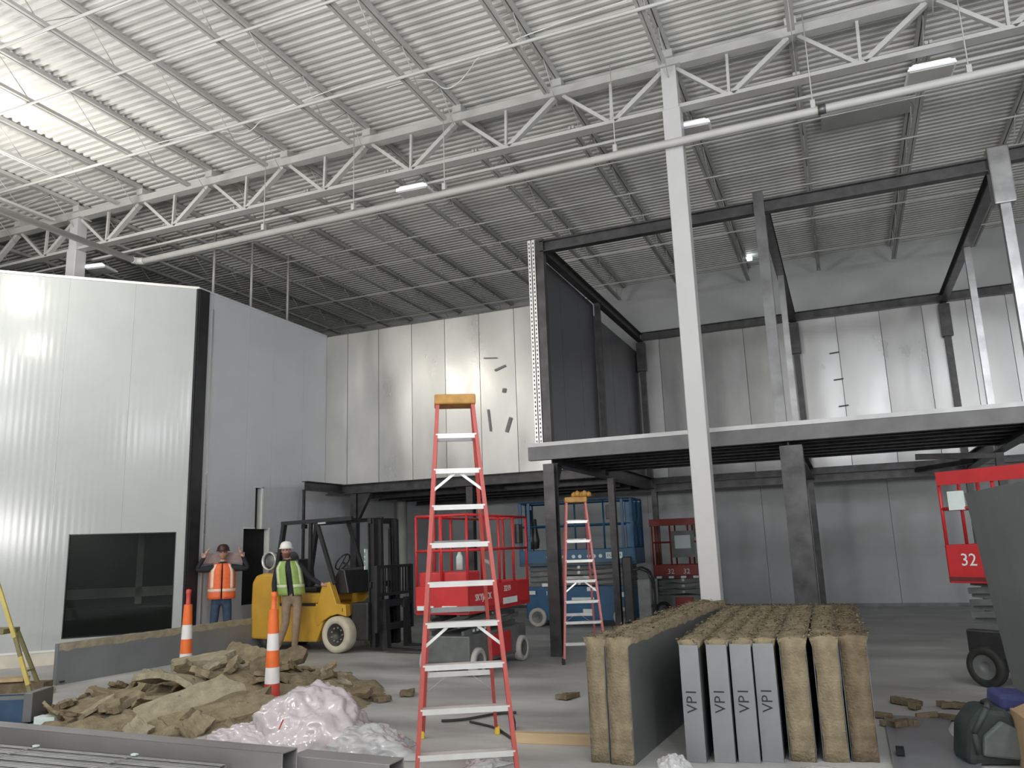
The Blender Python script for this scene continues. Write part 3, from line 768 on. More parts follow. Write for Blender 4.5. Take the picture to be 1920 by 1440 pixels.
# folding entry gate + white harness bottle on its rail
MB().box(-1.04, .0, 1.22, -1.02, .03, 2.2).build('gate_post', 'lift_red', rl)
o = MB().lathe((-5.25, 10.62, 1.43), (0, 0, 1), [(.001, 0), (.05, .005), (.05, .18), (.025, .24), (.02, .3), (.001, .3)], 12).build('bottle', 'label_white'); tag(o, 'white bottle on the control cabinet of the bright red lift', 'bottle')

# blue lift
bl = scissor_lift((-5.52, 17.3, 0), R(2), 2.62, .95, 'blue scissor lift behind the smaller ladder, under the mezzanine', 'lift_blue', (1.30, 1.62), 2.66, (.12, .84), .20, 'tire_grey', guard='lift_blue')
for sx in (-1, 1):
    x = sx * 1.16
    MB().box(x - .13, -.49, 1.62, x - .07, -.45, 2.66).box(x + .07, -.49, 1.62, x + .13, -.45, 2.66).build('end_guard', 'lift_blue', bl)
MB().box(1.12, -.47, 1.62, 1.28, .47, 2.6).build('entry_gate', 'lift_blue', bl, .02)
for i, s_ in enumerate('GOCOOOO'):
    xx = (-.62, -.28, -.06, .08, .28, .40, .54)[i]
    MB().cyl((xx, -.478, 1.47), (xx, -.482, 1.47), .058 if i == 0 else .04, n=16).build('decal', 'label_white', bl)
text('lettering', 'G', .09, 'lift_blue', bl, (-.62, -.484, 1.47), (R(90), 0, 0))
MB().box(.66, -.482, 1.41, 1.02, -.478, 1.54).build('decal', 'label_white', bl)
text('lettering', 'EQUIPM', .085, 'lift_blue', bl, (.84, -.484, 1.475), (R(90), 0, 0))
text('lettering', '1931', .13, 'label_white', bl, (-.62, -.43, .70), (R(90), 0, 0))
for (x, z, a, b) in ((-1.05, .72, .16, .08), (-.72, .88, .18, .07), (.95, .66, .18, .1), (.1, .55, .5, .12), (.2, .30, .22, .14), (.3, .78, .2, .08)):
    MB().box(x - a / 2, -.47, z - b / 2, x + a / 2, -.455, z + b / 2).build('decal', 'label_white', bl)
for x, dz in ((-1.02, .55), (-.92, .35)):
    o = MB().lathe((-5.52 + x, 16.86, 1.95), (0, 0, 1), [(.001, -.3), (.07, -.28), (.09, -.1), (.05, .1), (.03, dz), (.001, dz + .02)], 10).build('harness', 'forklift_black'); tag(o, 'black safety harness hanging on the blue lift rail, %s one' % ('left' if dz > .5 else 'right'), 'harness')

# small red lift near the back wall and the red lift at right
sl = scissor_lift((-3.68, 19.35, 0), R(2), 1.30, .80, 'small red scissor lift near the back wall, left of the white column', 'lift_red_dark', (.90, 1.18), 2.22, (.10, .50), .18, 'rubber', guard='lift_grey', bars=3)
MB().box(-.68, -.42, 2.08, .68, -.38, 2.24).build('top_panel', 'lift_red_dark', sl)
MB().box(-.10, -.44, 1.55, .26, -.40, 1.85).build('control_plate', 'label_white', sl)
MB().box(-.18, -.42, 1.35, .34, -.39, 1.95).build('control_frame', 'lift_grey', sl)
text('lettering', '32', .16, 'label_white', sl, (-.24, -.405, 1.03), (R(90), 0, 0)); text('lettering', '32', .16, 'label_white', sl, (.12, -.405, 1.03), (R(90), 0, 0))
for i in range(5): MB().box(-.58 + i * .28, -.41, .88, -.46 + i * .28, -.402, .93).build('decal', 'label_white', sl)

rr = scissor_lift((2.06, 10.60, 0), R(-40), 2.0, .80, 'bright red scissor lift at the right, half hidden by the grey panel', 'lift_red', (1.16, 1.58), 2.42, (.30, .62), .22, 'rubber', guard='forklift_black', bars=3)
MB().box(-.85, -.44, 1.98, -.68, -.38, 2.2).build('control_box', 'label_white', rr)
MB().box(-.98, -.42, 2.28, .98, -.39, 2.44).build('top_panel', 'lift_red', rr)
text('lettering', '32', .2, 'label_white', rr, (-.72, -.405, 1.40), (R(90), 0, 0))

mat('lamp_glow', (.9, .95, 1), .3, emit=6)
o = MB().cb((-1.64, 20.9, 8.95), (.13, .1, .09)).cyl((-1.64, 20.9, 8.99), (-1.64, 20.9, ZC + .03), .012, n=6).build('roof_lamp', 'lamp_glow'); tag(o, 'tiny bright lamp hanging under the roof by the back wall', 'lamp')
# dark cart right of the blue lift
dc = empty('panel_cart', (-4.0, 16.2, 0), R(10), label='black wheeled cart with arched frame beside the blue lift', cat='cart')
MB().box(-.32, -.25, .10, .32, .25, .18).build('base', 'forklift_black', dc)
m = MB(); pts = [Vector((.28, -.2, .18)), Vector((.28, -.2, .95)), Vector((.20, -.2, 1.15)), Vector((.05, -.2, 1.22)), Vector((-.1, -.2, 1.18))]
m.tube(pts, .03, 8); m.tube([p + Vector((0, .4, 0)) for p in pts], .03, 8); m.build('arched_frame', 'forklift_black', dc)
MB().box(-.30, -.22, .18, -.12, .22, 1.45).build('upright', 'forklift_black', dc, .02)
MB().box(-.02, -.19, .22, .22, -.16, 1.0).build('side_panel', 'lift_grey', dc)
for sx in (-.25, .25):
    for sy in (-.2, .2): MB().lathe((sx, sy, .06), (0, 1, 0), [(.001, -.02), (.06, -.02), (.06, .02), (.001, .02)], 12).build('caster', 'rubber', dc)
# white-grey column-like roll at the back left
o = MB().cyl((-12.0 + .9, 19.0, 0), (-12.0 + .9, 19.0, 3.1), .14, n=16).build('duct', 'interior_pale'); tag(o, 'pale vertical duct in the dark bay behind the forklift mast', 'duct')


# ------------------------------------------------------------------ insulated panels (mineral wool core, metal faces)
def wool_block(mb, x0, y0, z0, x1, y1, z1, rough=.02, n=(2, 14, 6), seed=0, sides=('top', 'front', 'back')):
    """subdivided box with fibrous edges"""
    nx, ny, nz = n; bm = bmesh.new(); idx = {}
    def V(i, j, k):
        if (i, j, k) not in idx:
            p = Vector((x0 + (x1 - x0) * i / nx, y0 + (y1 - y0) * j / ny, z0 + (z1 - z0) * k / nz))
            q_ = noise.noise_vector(p * 9 + Vector((seed, seed * 2, 0))) * rough + noise.noise_vector(p * 27 + Vector((seed, 0, 5))) * rough * .5
            q_.x *= .3
            if k == nz and i in (0, nx): q_.x += (-.022 if i == 0 else .022); q_.z -= .012
            if k == 0: q_.z = 0
            idx[(i, j, k)] = len(mb.v); mb.v.append(p + q_)
        return idx[(i, j, k)]
    F_ = []
    for i in range(nx):
        for j in range(ny): F_ += [(V(i, j, nz), V(i + 1, j, nz), V(i + 1, j + 1, nz), V(i, j + 1, nz)), (V(i, j, 0), V(i, j + 1, 0), V(i + 1, j + 1, 0), V(i + 1, j, 0))]
        for k in range(nz): F_ += [(V(i, 0, k), V(i + 1, 0, k), V(i + 1, 0, k + 1), V(i, 0, k + 1)), (V(i, ny, k), V(i, ny, k + 1), V(i + 1, ny, k + 1), V(i + 1, ny, k))]
    for j in range(ny):
        for k in range(nz): F_ += [(V(0, j, k), V(0, j, k + 1), V(0, j + 1, k + 1), V(0, j + 1, k)), (V(nx, j, k), V(nx, j + 1, k), V(nx, j + 1, k + 1), V(nx, j, k + 1))]
    bm.free()
    for f in F_: mb.f.append(list(f)); mb.mi.append(mb.cur); mb.sm.append(True)
    return mb


def tuft_top(parent, x0, x1, y0, y1, z, seed, m_='wool', cnt=420):
    """loose fibrous tufts lying on a cut edge"""
    r = random.Random(seed); m = MB(); m.smooth = True
    for i in range(cnt):
        c = Vector((r.uniform(x0, x1), r.uniform(y0, y1), z + r.uniform(-.01, .02))); s_ = r.uniform(.007, .020)
        vs = [c + Vector((r.uniform(-1, 1), r.uniform(-1.6, 1.6), r.uniform(-.7, .7))) * s_ for _ in range(4)]
        m.add(vs, [(0, 1, 2), (0, 1, 3), (1, 2, 3), (0, 2, 3)])
    o = m.build('fibre_tufts', m_, parent); o['kind'] = 'stuff'
    return o


def ins_panel(loc, rz, th, Ln, H, lab, group, end, core='wool', seed=0, ends_text=None, wob=0.):
    """local: x thickness 0..th, y length 0..Ln (away), z height"""
    e = empty('insulated_panel', loc, rz, label=lab, cat='panel', group=group)
    m = MB(); wool_block(m, .008, .0 + (.02 if end == 'metal' else 0), 0, th - .008, Ln, H - .0, .022 if end != 'metal' else .012, (3, int(Ln / .12), 10), seed); m.build('wool_core', core, e)
    MB().box(0, .01, 0, .006, Ln - .01, H - .012).build('face_sheet', 'sheet_grey', e)
    MB().box(th - .006, .01, 0, th, Ln - .01, H - .012).build('face_sheet', 'sheet_grey', e)
    if end == 'metal':
        MB().box(.0, -.012, .0, th, .02, H - .035).build('end_cap', 'cap_metal', e, .003)
    tuft_top(e, -.03, th + .03, 0, Ln, H, seed)
    if ends_text: text('handwriting', ends_text, .12, 'ink', e, (th / 2, -.0135, H * .50), (R(90), R(-90), 0), .0006)
    return e


GL = 'insulated panels standing on edge left of the white column'
for i, (x, th, lab) in enumerate(((0, .165, 'insulated panel with exposed brown wool end, left one of the leaning pair'), (.172, .20, 'insulated panel with dark grey face toward the right stack, right one of the pair'))):
    ins_panel((-2.14 + x * .995, 6.66 - x * .06, 0), R(-3.2), th, 4.08, .975, lab, GL, 'wool', 'wool' if i == 0 else 'wool', i + 1)
GRP = 'insulated panels stacked on edge at the right foreground'
xp = [(-1.395, .155, 'metal'), (-1.185, .165, 'metal'), (-1.005, .168, 'metal'), (-.828, .165, 'metal'), (-.625, .205, 'wool'), (-.375, .195, 'wool2'), (-.170, .205, 'wool3')]
nm = ['leftmost of the four with grey metal ends', 'second of the four with grey metal ends', 'third of the four with grey metal ends', 'fourth grey metal end, next to the brown wool ends', 'first brown wool end, right of the metal ends', 'middle one of the three brown wool ends', 'rightmost, darker reddish brown end by the bare floor']
for i, (x, th, k) in enumerate(xp):
    ins_panel((x, 6.86 + .055 * i, 0), R(1.5), th, 3.55 - .06 * i, .935 - (0 if i < 4 else -.01), 'insulated panel, ' + nm[i], GRP, 'metal' if k == 'metal' else 'wool', 'wool_dark' if k == 'wool3' else 'wool', 20 + i, 'VP1' if k == 'metal' else None)
# dunnage under the right stack
o = MB().box(-1.5, 6.95, 0, .15, 7.03, .0015).build('floor_shim', 'wood'); bpy.data.objects.remove(o)

# long grey panel lying on edge before the window, with wool on top
lp = empty('insulated_panel', (-10.86, 8.64, 0), R(-3.0), label='long low grey panel on edge in front of the dark window', cat='panel')
MB().box(0, 0, .0, .008, 4.38, .575).build('face_sheet', 'sheet_mid', lp)
MB().box(.062, 0, .0, .07, 4.38, .575).build('face_sheet', 'sheet_mid', lp)
MB().box(.0, -.006, .0, .07, .0, .575).build('end_cap', 'sheet_mid', lp)
m = MB(); wool_block(m, .01, .01, .01, .06, 4.36, .58, .012, (2, 40, 3), 9); m.build('wool_core', 'wool_light', lp)
MB().box(.07, .05, .03, .09, .12, .05).build('clip', 'black_trim', lp)

# big grey panel standing at the right edge
bp_ = empty('insulated_panel', (1.36, 9.40, 0), R(-172.0), label='large upright grey panel at the right edge of the photo', cat='panel')
bp_.rotation_euler = (0, 0, 0)
a0 = Vector((1.32, 9.25)); d0 = Vector((.26, -2.6)).normalized()
n0 = Vector((-d0.y, d0.x))
bp_.location = (a0.x, a0.y, 0); bp_.rotation_euler = (R(5.5), 0, math.atan2(d0.y, d0.x))
MB().box(0, 0, .0, 2.3, .02, 2.12).build('face_sheet', 'sheet_mid', bp_)
MB().box(.01, .02, .0, 2.3, .12, 2.11).build('wool_core', 'wool', bp_)
MB().box(0, .12, .0, 2.3, .14, 2.12).build('face_sheet', 'sheet_mid', bp_)

# ------------------------------------------------------------------ channelizer cones
def channelizer(loc, lab, top_r):
    e = empty('channelizer_cone', loc, 0, label=lab, cat='traffic cone', group='orange and white channelizer cones by the wool pile')
    H = 1.05
    bands = [(0.0, .22, 'orange_red'), (.22, .40, 'band_white'), (.40, .59, 'orange'), (.59, .78, 'band_white'), (.78, 1.05, 'orange')]
    rad = lambda z: .095 - .04 * z / H
    for a, b, c in bands:
        MB().lathe((0, 0, 0), (0, 0, 1), [(rad(a), a + .05), (rad(b), b + .05)], 24).build('band', c, e)
    MB().lathe((0, 0, 0), (0, 0, 1), [(rad(H), H + .05), (.035, H + .055), (.03, H + .06), (.03, H + .19), (.035, H + .2), (.034, H + .25), (.001, H + .26)], 20).build('handle', top_r, e)
    MB().lathe((0, 0, 0), (0, 0, 1), [(.001, 0), (.19, 0), (.19, .035), (.12, .05), (.115, .065), (.10, .07)], 8).build('base', 'orange_red', e)
    return e


channelizer((-8.62, 8.88, 0), 'orange and white channelizer cone standing in the wool pile, nearer the window', 'orange_red')
channelizer((-6.42, 7.98, 0), 'orange and white channelizer cone beside the crumpled plastic film', 'orange')

# ------------------------------------------------------------------ mineral wool scrap pile
def hill(x, y):
    dx, dy = (x + 7.25) , (y - 8.1)
    u = dx * .92 + dy * .38; v = -dx * .38 + dy * .92
    r = math.sqrt((u / 1.95) ** 2 + (v / 1.9) ** 2)
    dip = 1 - min(1, 1.15 * math.exp(-((x + 6.35) ** 2 + (y - 7.75) ** 2) / .16))
    return max(0, 1 - r) ** .8 * .50 * dip if r < 1 else 0
m = MB(); N = 60; gx = [(-9.9 + 5.2 * i / N) for i in range(N + 1)]; gy = [5.9 + 4.6 * i / N for i in range(N + 1)]
vs = []
for yy in gy:
    for xx in gx:
        h = hill(xx, yy); vs.append((xx, yy, (h * .75 + (.09 * noise.noise(Vector((xx * 4, yy * 4, 0))) + .05 * noise.noise(Vector((xx * 13, yy * 13, 3)))) * (1 if h > .02 else 0)) if h > 0 else -.02))
m.add(vs, [(j * (N + 1) + i, j * (N + 1) + i + 1, (j + 1) * (N + 1) + i + 1, (j + 1) * (N + 1) + i) for i in range(N) for j in range(N)], True)
tag(m.build('wool_debris', 'wool'), 'loose crumbled brown mineral wool making up the heap at left', 'debris', kind='stuff')


def slab(loc, size, rot, m_, seed, curl=0.):
    sx, sy, sz = size; m = MB(); nx, ny = 10, 6; r = random.Random(seed)
    top = []; bot = []
    ragged = [1 + r.uniform(-.10, .10) for _ in range(nx + 1)]
    for j in range(ny + 1):
        for i in range(nx + 1):
            u = i / nx - .5; v = j / ny - .5
            x = u * sx * (1 + .12 * math.sin(v * 5 + seed)); y = v * sy * ragged[i]; z = curl * (u * u) * sx + .012 * noise.noise(Vector((x * 12, y * 12, seed)))
            if abs(u) > .49: x += r.uniform(-.03, .03) * sx
            top.append((x, y, z + sz / 2 + .012 * noise.noise(Vector((x * 25, y * 25, seed + 9))))); bot.append((x, y, z - sz / 2))
    W = nx + 1; n_ = len(top)
    fs = []
    for j in range(ny):
        for i in range(nx):
            a = j * W + i; fs += [(a, a + 1, a + W + 1, a + W), (n_ + a, n_ + a + W, n_ + a + W + 1, n_ + a + 1)]
    for i in range(nx): fs += [(i, n_ + i, n_ + i + 1, i + 1), (ny * W + i, ny * W + i + 1, n_ + ny * W + i + 1, n_ + ny * W + i)]
    for j in range(ny): fs += [(j * W, (j + 1) * W, n_ + (j + 1) * W, n_ + j * W), (j * W + nx, n_ + j * W + nx, n_ + (j + 1) * W + nx, (j + 1) * W + nx)]
    m.add(top + bot, fs, False)
    o = m.build('wool_slab', m_); o.location = loc; o.rotation_euler = rot
    return o


G_ = 'torn mineral wool slabs on the scrap heap'
big = [((-6.75, 6.98, .22), (1.05, .42, .08), (R(22), R(-14), R(58)), 'wool_light', 0, 'long flat wool slab sloping toward the foreground tube, centre of the heap'),
       ((-6.28, 6.98, .13), (1.15, .48, .08), (R(14), R(-8), R(55)), 'wool', 0, 'large wool slab lying lowest at the front right, next to the plastic film'),
       ((-7.25, 7.4, .40), (.75, .52, .07), (R(-12), R(10), R(10)), 'wool_light', -.5, 'curved wool slab arching at the middle of the heap'),
       ((-7.75, 8.25, .46), (.70, .34, .08), (R(8), R(-6), R(30)), 'wool_light', 0, 'flat pale wool slab on top of the heap, at the foot of the far cone'),
       ((-8.35, 9.75, .26), (.55, .42, .09), (R(55), R(12), R(15)), 'wool', 0, 'wool slab tilted up at the back, behind the far cone'),
       ((-7.85, 9.9, .22), (.75, .30, .10), (R(35), R(-14), R(40)), 'wool_dark', 0, 'darker wool slab leaning at the back right of the heap'),
       ((-7.35, 8.55, .30), (.34, .28, .07), (R(15), R(5), R(70)), 'wool_light', 0, 'small square pale slab behind the middle of the heap'),
       ((-7.75, 6.95, .20), (.65, .40, .07), (R(18), R(-12), R(-20)), 'wool', -.4, 'bent wool slab at the front left of the heap'),
       ((-7.05, 7.85, .32), (.60, .36, .07), (R(10), R(22), R(80)), 'wool', 0, 'wool slab sloping down toward the near cone')]
for i, (l, s_, r_, m_, c_, lab) in enumerate(big): tag(slab(l, s_, r_, m_, i + 3, c_), lab, 'insulation', G_)
rnd = random.Random(11)
for i in range(78):
    for _ in range(50):
        x = rnd.uniform(-9.5, -5.5); y = rnd.uniform(6.3, 10.3); h = hill(x, y)
        if h > .03 and (x + 6.35) ** 2 + (y - 7.7) ** 2 > .20: break
    o = slab((x, y, h * .78 + .04), (rnd.uniform(.14, .42), rnd.uniform(.10, .28), rnd.uniform(.03, .07)), (R(rnd.uniform(-35, 35)), R(rnd.uniform(-35, 35)), R(rnd.uniform(0, 180))), rnd.choice(['wool', 'wool', 'wool_light', 'wool_dark']), 100 + i, rnd.uniform(-.8, .5))
    tag(o, 'small torn scrap of brown mineral wool on the heap', 'insulation', 'small mineral wool scraps on the heap')
for i, (x, y) in enumerate(((-10.35, 8.1), (-9.2, 6.9), (-8.95, 7.15), (-8.5, 6.75), (-.0 + .35, 9.6), (.8, 9.5), (.25, 8.55), (-3.2, 9.2), (-5.2, 9.0), (-5.35, 8.6))):
    o = slab((x, y, .03), (.28, .16, .05), (R(4), R(-3), R(37 * i)), 'wool_dark' if i > 3 else 'wool', 300 + i)
    tag(o, 'stray wool scrap lying flat on the bare concrete', 'insulation', 'stray wool scraps on the bare floor')

# ------------------------------------------------------------------ crumpled plastic film
def film(name, c, rad, m_, lab, seed, fold=1.):
    m = MB(); nu, nv = 120, 54; vs = []
    for j in range(nv + 1):
        ph = math.pi / 2 * j / nv
        for i in range(nu):
            t = 2 * math.pi * i / nu
            d = Vector((math.cos(t) * math.cos(ph), math.sin(t) * math.cos(ph), math.sin(ph)))
            k = 1 + fold * (.22 * noise.noise(d * 1.7 + Vector((seed, 0, 0))) + .10 * noise.noise(d * 4.5 + Vector((0, seed, 0))) + .07 * (abs(noise.noise(d * 5.5 + Vector((0, 0, seed)))) - .2) + .03 * abs(noise.noise(d * 13 + Vector((0, 0, seed)))))
            skirt = 1 + .25 * (1 - j / nv) ** 4 * (1 + math.sin(t * 5 + seed))
            vs.append((d.x * rad[0] * k * skirt, d.y * rad[1] * k * skirt, max(0.004, d.z * rad[2] * k)))
    fs = [(j * nu + i, j * nu + (i + 1) % nu, (j + 1) * nu + (i + 1) % nu, (j + 1) * nu + i) for j in range(nv) for i in range(nu)]
    m.add(vs, fs, True); o = m.build(name, m_); o.location = c
    return tag(o, lab, 'plastic film', 'crumpled plastic film in the foreground')


film('plastic_film', (-4.86, 6.55, 0), (.58, .48, .50), 'plastic_film', 'large heap of crumpled pinkish white plastic film behind the steel tube', 3.1)
film('plastic_film', (-5.25, 6.12, 0), (.42, .22, .24), 'plastic_film', 'low fold of pinkish plastic film spreading left from the heap', 5.7)
film('plastic_film', (-4.15, 6.45, 0), (.38, .32, .22), 'plastic_clear', 'small clear crumpled film between the heap and the tall ladder', 8.2)
film('plastic_film', (-2.95, 6.35, 0), (.14, .22, .05), 'plastic_clear', 'thin clear film flattened on the floor between the ladder legs', 12.2)
o = MB().cb((-4.72, 6.0, .30), (.012, .004, .09), Euler((0, .5, 0))).build('tape', 'orange_red'); tag(o, 'red streak of tape on the big plastic film heap', 'tape')

# ------------------------------------------------------------------ foreground steel
tb = empty('steel_tube', (-6, 5.1, 0), label='long grey rectangular steel tube lying across the bottom left', cat='steel tube')
def hollow(mb, p, q, wd, ht, t=.01):
    p = Vector(p); q = Vector(q); d = (q - p).normalized(); sd = d.cross(Vector((0, 0, 1))).normalized(); u = Vector((0, 0, 1))
    mb.bar(p + u * (ht - t) / 2, q + u * (ht - t) / 2, wd, t); mb.bar(p - u * (ht - t) / 2, q - u * (ht - t) / 2, wd, t)
    mb.bar(p + sd * (wd - t) / 2, q + sd * (wd - t) / 2, t, ht); mb.bar(p - sd * (wd - t) / 2, q - sd * (wd - t) / 2, t, ht); return mb
part('tube_wall', hollow(MB(), (-9.2, 5.38, .24), (-3.98, 5.17, .24), .17, .17), 'tube_steel', tb, .006)
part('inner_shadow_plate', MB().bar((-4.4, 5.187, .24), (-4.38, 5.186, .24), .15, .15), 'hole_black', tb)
for x in (-8.2, -6.3, -4.5): tag(MB().box(x - .05, 4.4, 0, x + .05, 5.5, .1).build('dunnage_block', 'wood'), 'timber bearer under the foreground steel, %s' % {-8.2: 'far left', -6.3: 'middle', -4.5: 'right'}[x], 'timber')
for o_ in (1,): pass
tb2 = empty('steel_tube', (-3.6, 5.2, 0), label='short dark steel channel beyond the tube end, bottom centre left', cat='steel tube')
part('tube_wall', hollow(MB(), (-4.05, 5.36, .20), (-3.17, 5.33, .20), .20, .13), 'tube_steel', tb2, .005)
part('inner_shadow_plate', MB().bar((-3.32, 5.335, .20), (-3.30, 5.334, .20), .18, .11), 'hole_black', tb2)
part('bearer', MB().box(-3.9, 5.28, 0, -3.8, 5.42, .135).box(-3.4, 5.28, 0, -3.3, 5.42, .135), 'wood', tb2)
bn = empty('stud_bundle', (-5.5, 4.75, 0), label='strapped bundle of thin galvanized studs in front of the steel tube', cat='steel studs')
for i in range(7):
    yy = 5.0 - .075 * i
    z = .235 - .010 * (i % 2)
    part('stud', MB().box(-9.0, yy - .035, z - .05, -4.45 + .05 * (i % 3), yy + .03, z - .045).box(-9.0, yy - .035, z - .05, -4.45 + .05 * (i % 3), yy - .031, z).box(-9, yy + .026, z - .05, -4.45 + .05 * (i % 3), yy + .03, z).box(-9.0, yy - .035, z - .004, -4.45 + .05 * (i % 3), yy - .008, z).box(-9, yy + .004, z - .004, -4.45 + .05 * (i % 3), yy + .03, z), 'stud_steel', bn)
    part('stud', MB().box(-9.0, yy - .033, .105, -4.5, yy + .03, .175), 'stud_steel', bn)
for x in (-6.45, -5.35):
    part('strap', MB().bar((x, 5.045, .243), (x, 4.5, .243), .012, .004, (0, 0, 1)).bar((x, 5.045, .1), (x, 5.045, .243), .012, .004), 'bolt', bn)
    part('strap_clip', MB().cb((x, 5.02, .25), (.05, .03, .012)), 'label_white', bn)

# ------------------------------------------------------------------ left-hand clutter
bx = empty('material_bin', (-8.95, 6.65, 0), R(24), label='dark blue open bin of scrap at the far left edge', cat='bin')
MB().box(-.75, -.2, 0, .28, -.18, .26).box(-.75, .18, 0, .28, .2, .26).box(.26, -.2, 0, .28, .2, .26).box(-.75, -.2, 0, .28, .2, .02).build('shell', 'bin_blue', bx)
MB().box(.22, -.22, .02, .32, .22, .33).build('end_block', 'sheet_grey', bx, .01)
MB().box(-.7, -.17, .15, .2, .17, .25).build('contents', 'lift_grey', bx, .03)
lm = [(-11.0, 8.15, .05, 1.6, .16, 'wood'), (-11.1, 8.05, .13, 1.3, .10, 'wool_dark')]
o = MB().cb((-11.1, 8.0, .06), (1.3, .28, .12), Euler((0, 0, R(28)))).build('timber_stack', 'wool_dark'); tag(o, 'stack of brown insulation boards on the floor behind the yellow ladder', 'boards')
o = MB().cb((-11.25, 8.0, .16), (.9, .22, .05), Euler((0, 0, R(30)))).build('timber_board', 'wood'); tag(o, 'thin board lying on top of the brown boards at far left', 'board')
o = MB().cb((-9.3, 7.05, .02), (1.3, .07, .03), Euler((0, 0, R(30)))).build('timber_strip', 'wood'); tag(o, 'pale thin wood strip on the floor beside the blue bin', 'board')
o = MB().cb((-8.35, 6.62, .05), (.26, .12, .08), Euler((0, 0, R(10)))).build('offcut', 'label_white'); tag(o, 'pale offcut block between the blue bin and the steel tube', 'offcut')
yl = empty('work_platform', (-10.6, 7.9, 0), R(24), label='yellow and olive folding work platform at the far left edge', cat='ladder')
MB().bar((.25, -.1, 0), (-.15, .05, .86), .05, .03, (0, 1, 0)).build('leg', 'ladder_green', yl)
MB().bar((.15, .32, 0), (-.26, .32, .86), .05, .03, (0, 1, 0)).build('leg', 'ladder_green', yl)
MB().bar((-.1, .02, .75), (-.62, .05, 2.0), .05, .03, (0, 1, 0)).build('rail', 'ladder_yellow', yl)
MB().bar((.19, -.08, .14), (.02, -.02, .5), .054, .034, (0, 1, 0)).build('leg_sleeve', 'ladder_yellow', yl)
MB().box(-1.1, -.05, .80, -.22, .35, .87).build('deck', 'ladder_green', yl, .01)
MB().bar((.08, .0, .30), (.03, .32, .30), .03, .02).build('brace', 'ladder_green', yl)

# ------------------------------------------------------------------ floor details near the ladder and at right
o = MB().cb((-2.52, 7.18, .045), (.98, .09, .09), Euler((0, 0, R(6)))).build('timber_beam', 'wood', bevel=.004); tag(o, 'pale timber lying on the floor between the tall ladder and the panels', 'timber')
wire('air_hose', [(-4.05, 7.70, .02), (-3.9, 7.75, .02), (-3.75, 7.95, .02), (-3.62, 8.2, .02), (-3.45, 8.25, .02)], .014, 'hose_black', 'black hose end lying on the floor behind the tall ladder', 'hose')
wire('air_hose', [(-3.75, 7.75, .015), (-3.4, 7.6, .015), (-3.2, 7.35, .015), (-3.0, 7.12, .015)], .012, 'hose_black', 'dark cord running to the pale timber behind the tall ladder', 'hose')
o = MB().cb((-3.22, 7.62, .05), (.03, .16, .1), Euler((.2, 0, .5))).build('hand_tool', 'hose_black'); tag(o, 'dark hand tool at the rear foot of the tall ladder', 'tool')
# white sheet on floor with small dark square
ps = empty('floor_sheet', (.3, 8.0, 0), label='pale sheet lying flat on the floor at bottom right', cat='sheet')
m = MB(); nx, ny = 14, 18; vs = []
for j in range(ny + 1):
    for i in range(nx + 1):
        u, v = i / nx, j / ny; x = .12 + (.56 + .06 * math.sin(v * 7)) * u; y = 6.95 + 2.0 * v
        vs.append((x - .3, y - 8.0, .012 + .010 * noise.noise(Vector((x * 6, y * 5, 1))) + .012 * (abs(u - .5) > .45)))
m.add(vs, [(j * (nx + 1) + i, j * (nx + 1) + i + 1, (j + 1) * (nx + 1) + i + 1, (j + 1) * (nx + 1) + i) for i in range(nx) for j in range(ny)], True); m.build('sheet', 'cap_metal', ps)
MB().box(-.14, -.62, .02, -.08, -.52, .07).build('block', 'hole_black', ps)
for i, (x, y, a, b) in enumerate(((.12, 8.85, .16, .06), (.42, 9.35, .14, .08), (.70, 8.9, .3, .08), (.5, 8.95, .2, .05))):
    o = MB().cb((x, y, .03), (a, b, .05), Euler((.1, .1, i * 1.1))).build('rubble_piece', 'wool_dark', bevel=.01); tag(o, 'dark scrap on the pale floor near the sheet, %s' % ['by the panel stack', 'farthest back', 'nearest the backpack', 'between the two others'][i], 'scrap')
# white film at the bottom by the stack
film('plastic_film', (-.30, 6.55, 0), (.42, .16, .10), 'plastic_clear', 'low pale film at the front foot of the right panel stack', 21.)
film('plastic_film', (-1.42, 6.45, 0), (.12, .12, .16), 'plastic_clear', 'small clear film lump at the left foot of the right panel stack', 25.)

# backpack / tool bag
bg = empty('tool_bag', (.82, 7.45, 0), R(15), label='dark tool bag with grey flap at bottom right', cat='bag')
m = MB(); m.prism([(-.22, -.15, 0), (.24, -.15, 0), (.22, -.15, .24), (.12, -.15, .40), (-.06, -.15, .42), (-.18, -.15, .28)], (0, .34, 0)); m.build('body', 'bag_black', bg, .05)
MB().prism([(-.12, -.19, .08), (.16, -.19, .05), (.17, -.19, .26), (.04, -.19, .33), (-.10, -.19, .22)], (0, .05, 0)).build('flap', 'bag_grey', bg, .02)
m = MB(); m.tube([Vector((-.15, -.18, .10)), Vector((-.17, -.2, .25)), Vector((-.06, -.2, .42)), Vector((.0, -.1, .46)), Vector((.02, .05, .42))], .022, 8); m.build('strap', 'bag_black', bg)
cbx = empty('cardboard_box', (1.22, 7.1, 0), R(5), label='tan cardboard box at the bottom right corner', cat='box')
MB().box(-.2, -.3, 0, .22, .35, .40).build('carton', 'cardboard', cbx, .006)
MB().prism([(-.2, -.3, .40), (-.07, -.3, .46), (-.06, -.3, .45), (-.19, -.3, .39)], (0, .6, 0)).build('flap', 'cardboard', cbx)
o = MB().cb((1.13, 8.35, .30), (.28, .3, .14), Euler((.1, .1, .3))).build('folded_cloth', 'cloth_blue', bevel=.04); tag(o, 'blue folded cloth behind the cardboard box', 'cloth')
o = MB().cb((1.12, 8.35, .12), (.34, .36, .23), Euler((0, 0, .1))).build('storage_case', 'lift_grey', bevel=.02); tag(o, 'grey case under the blue cloth at right edge', 'case')


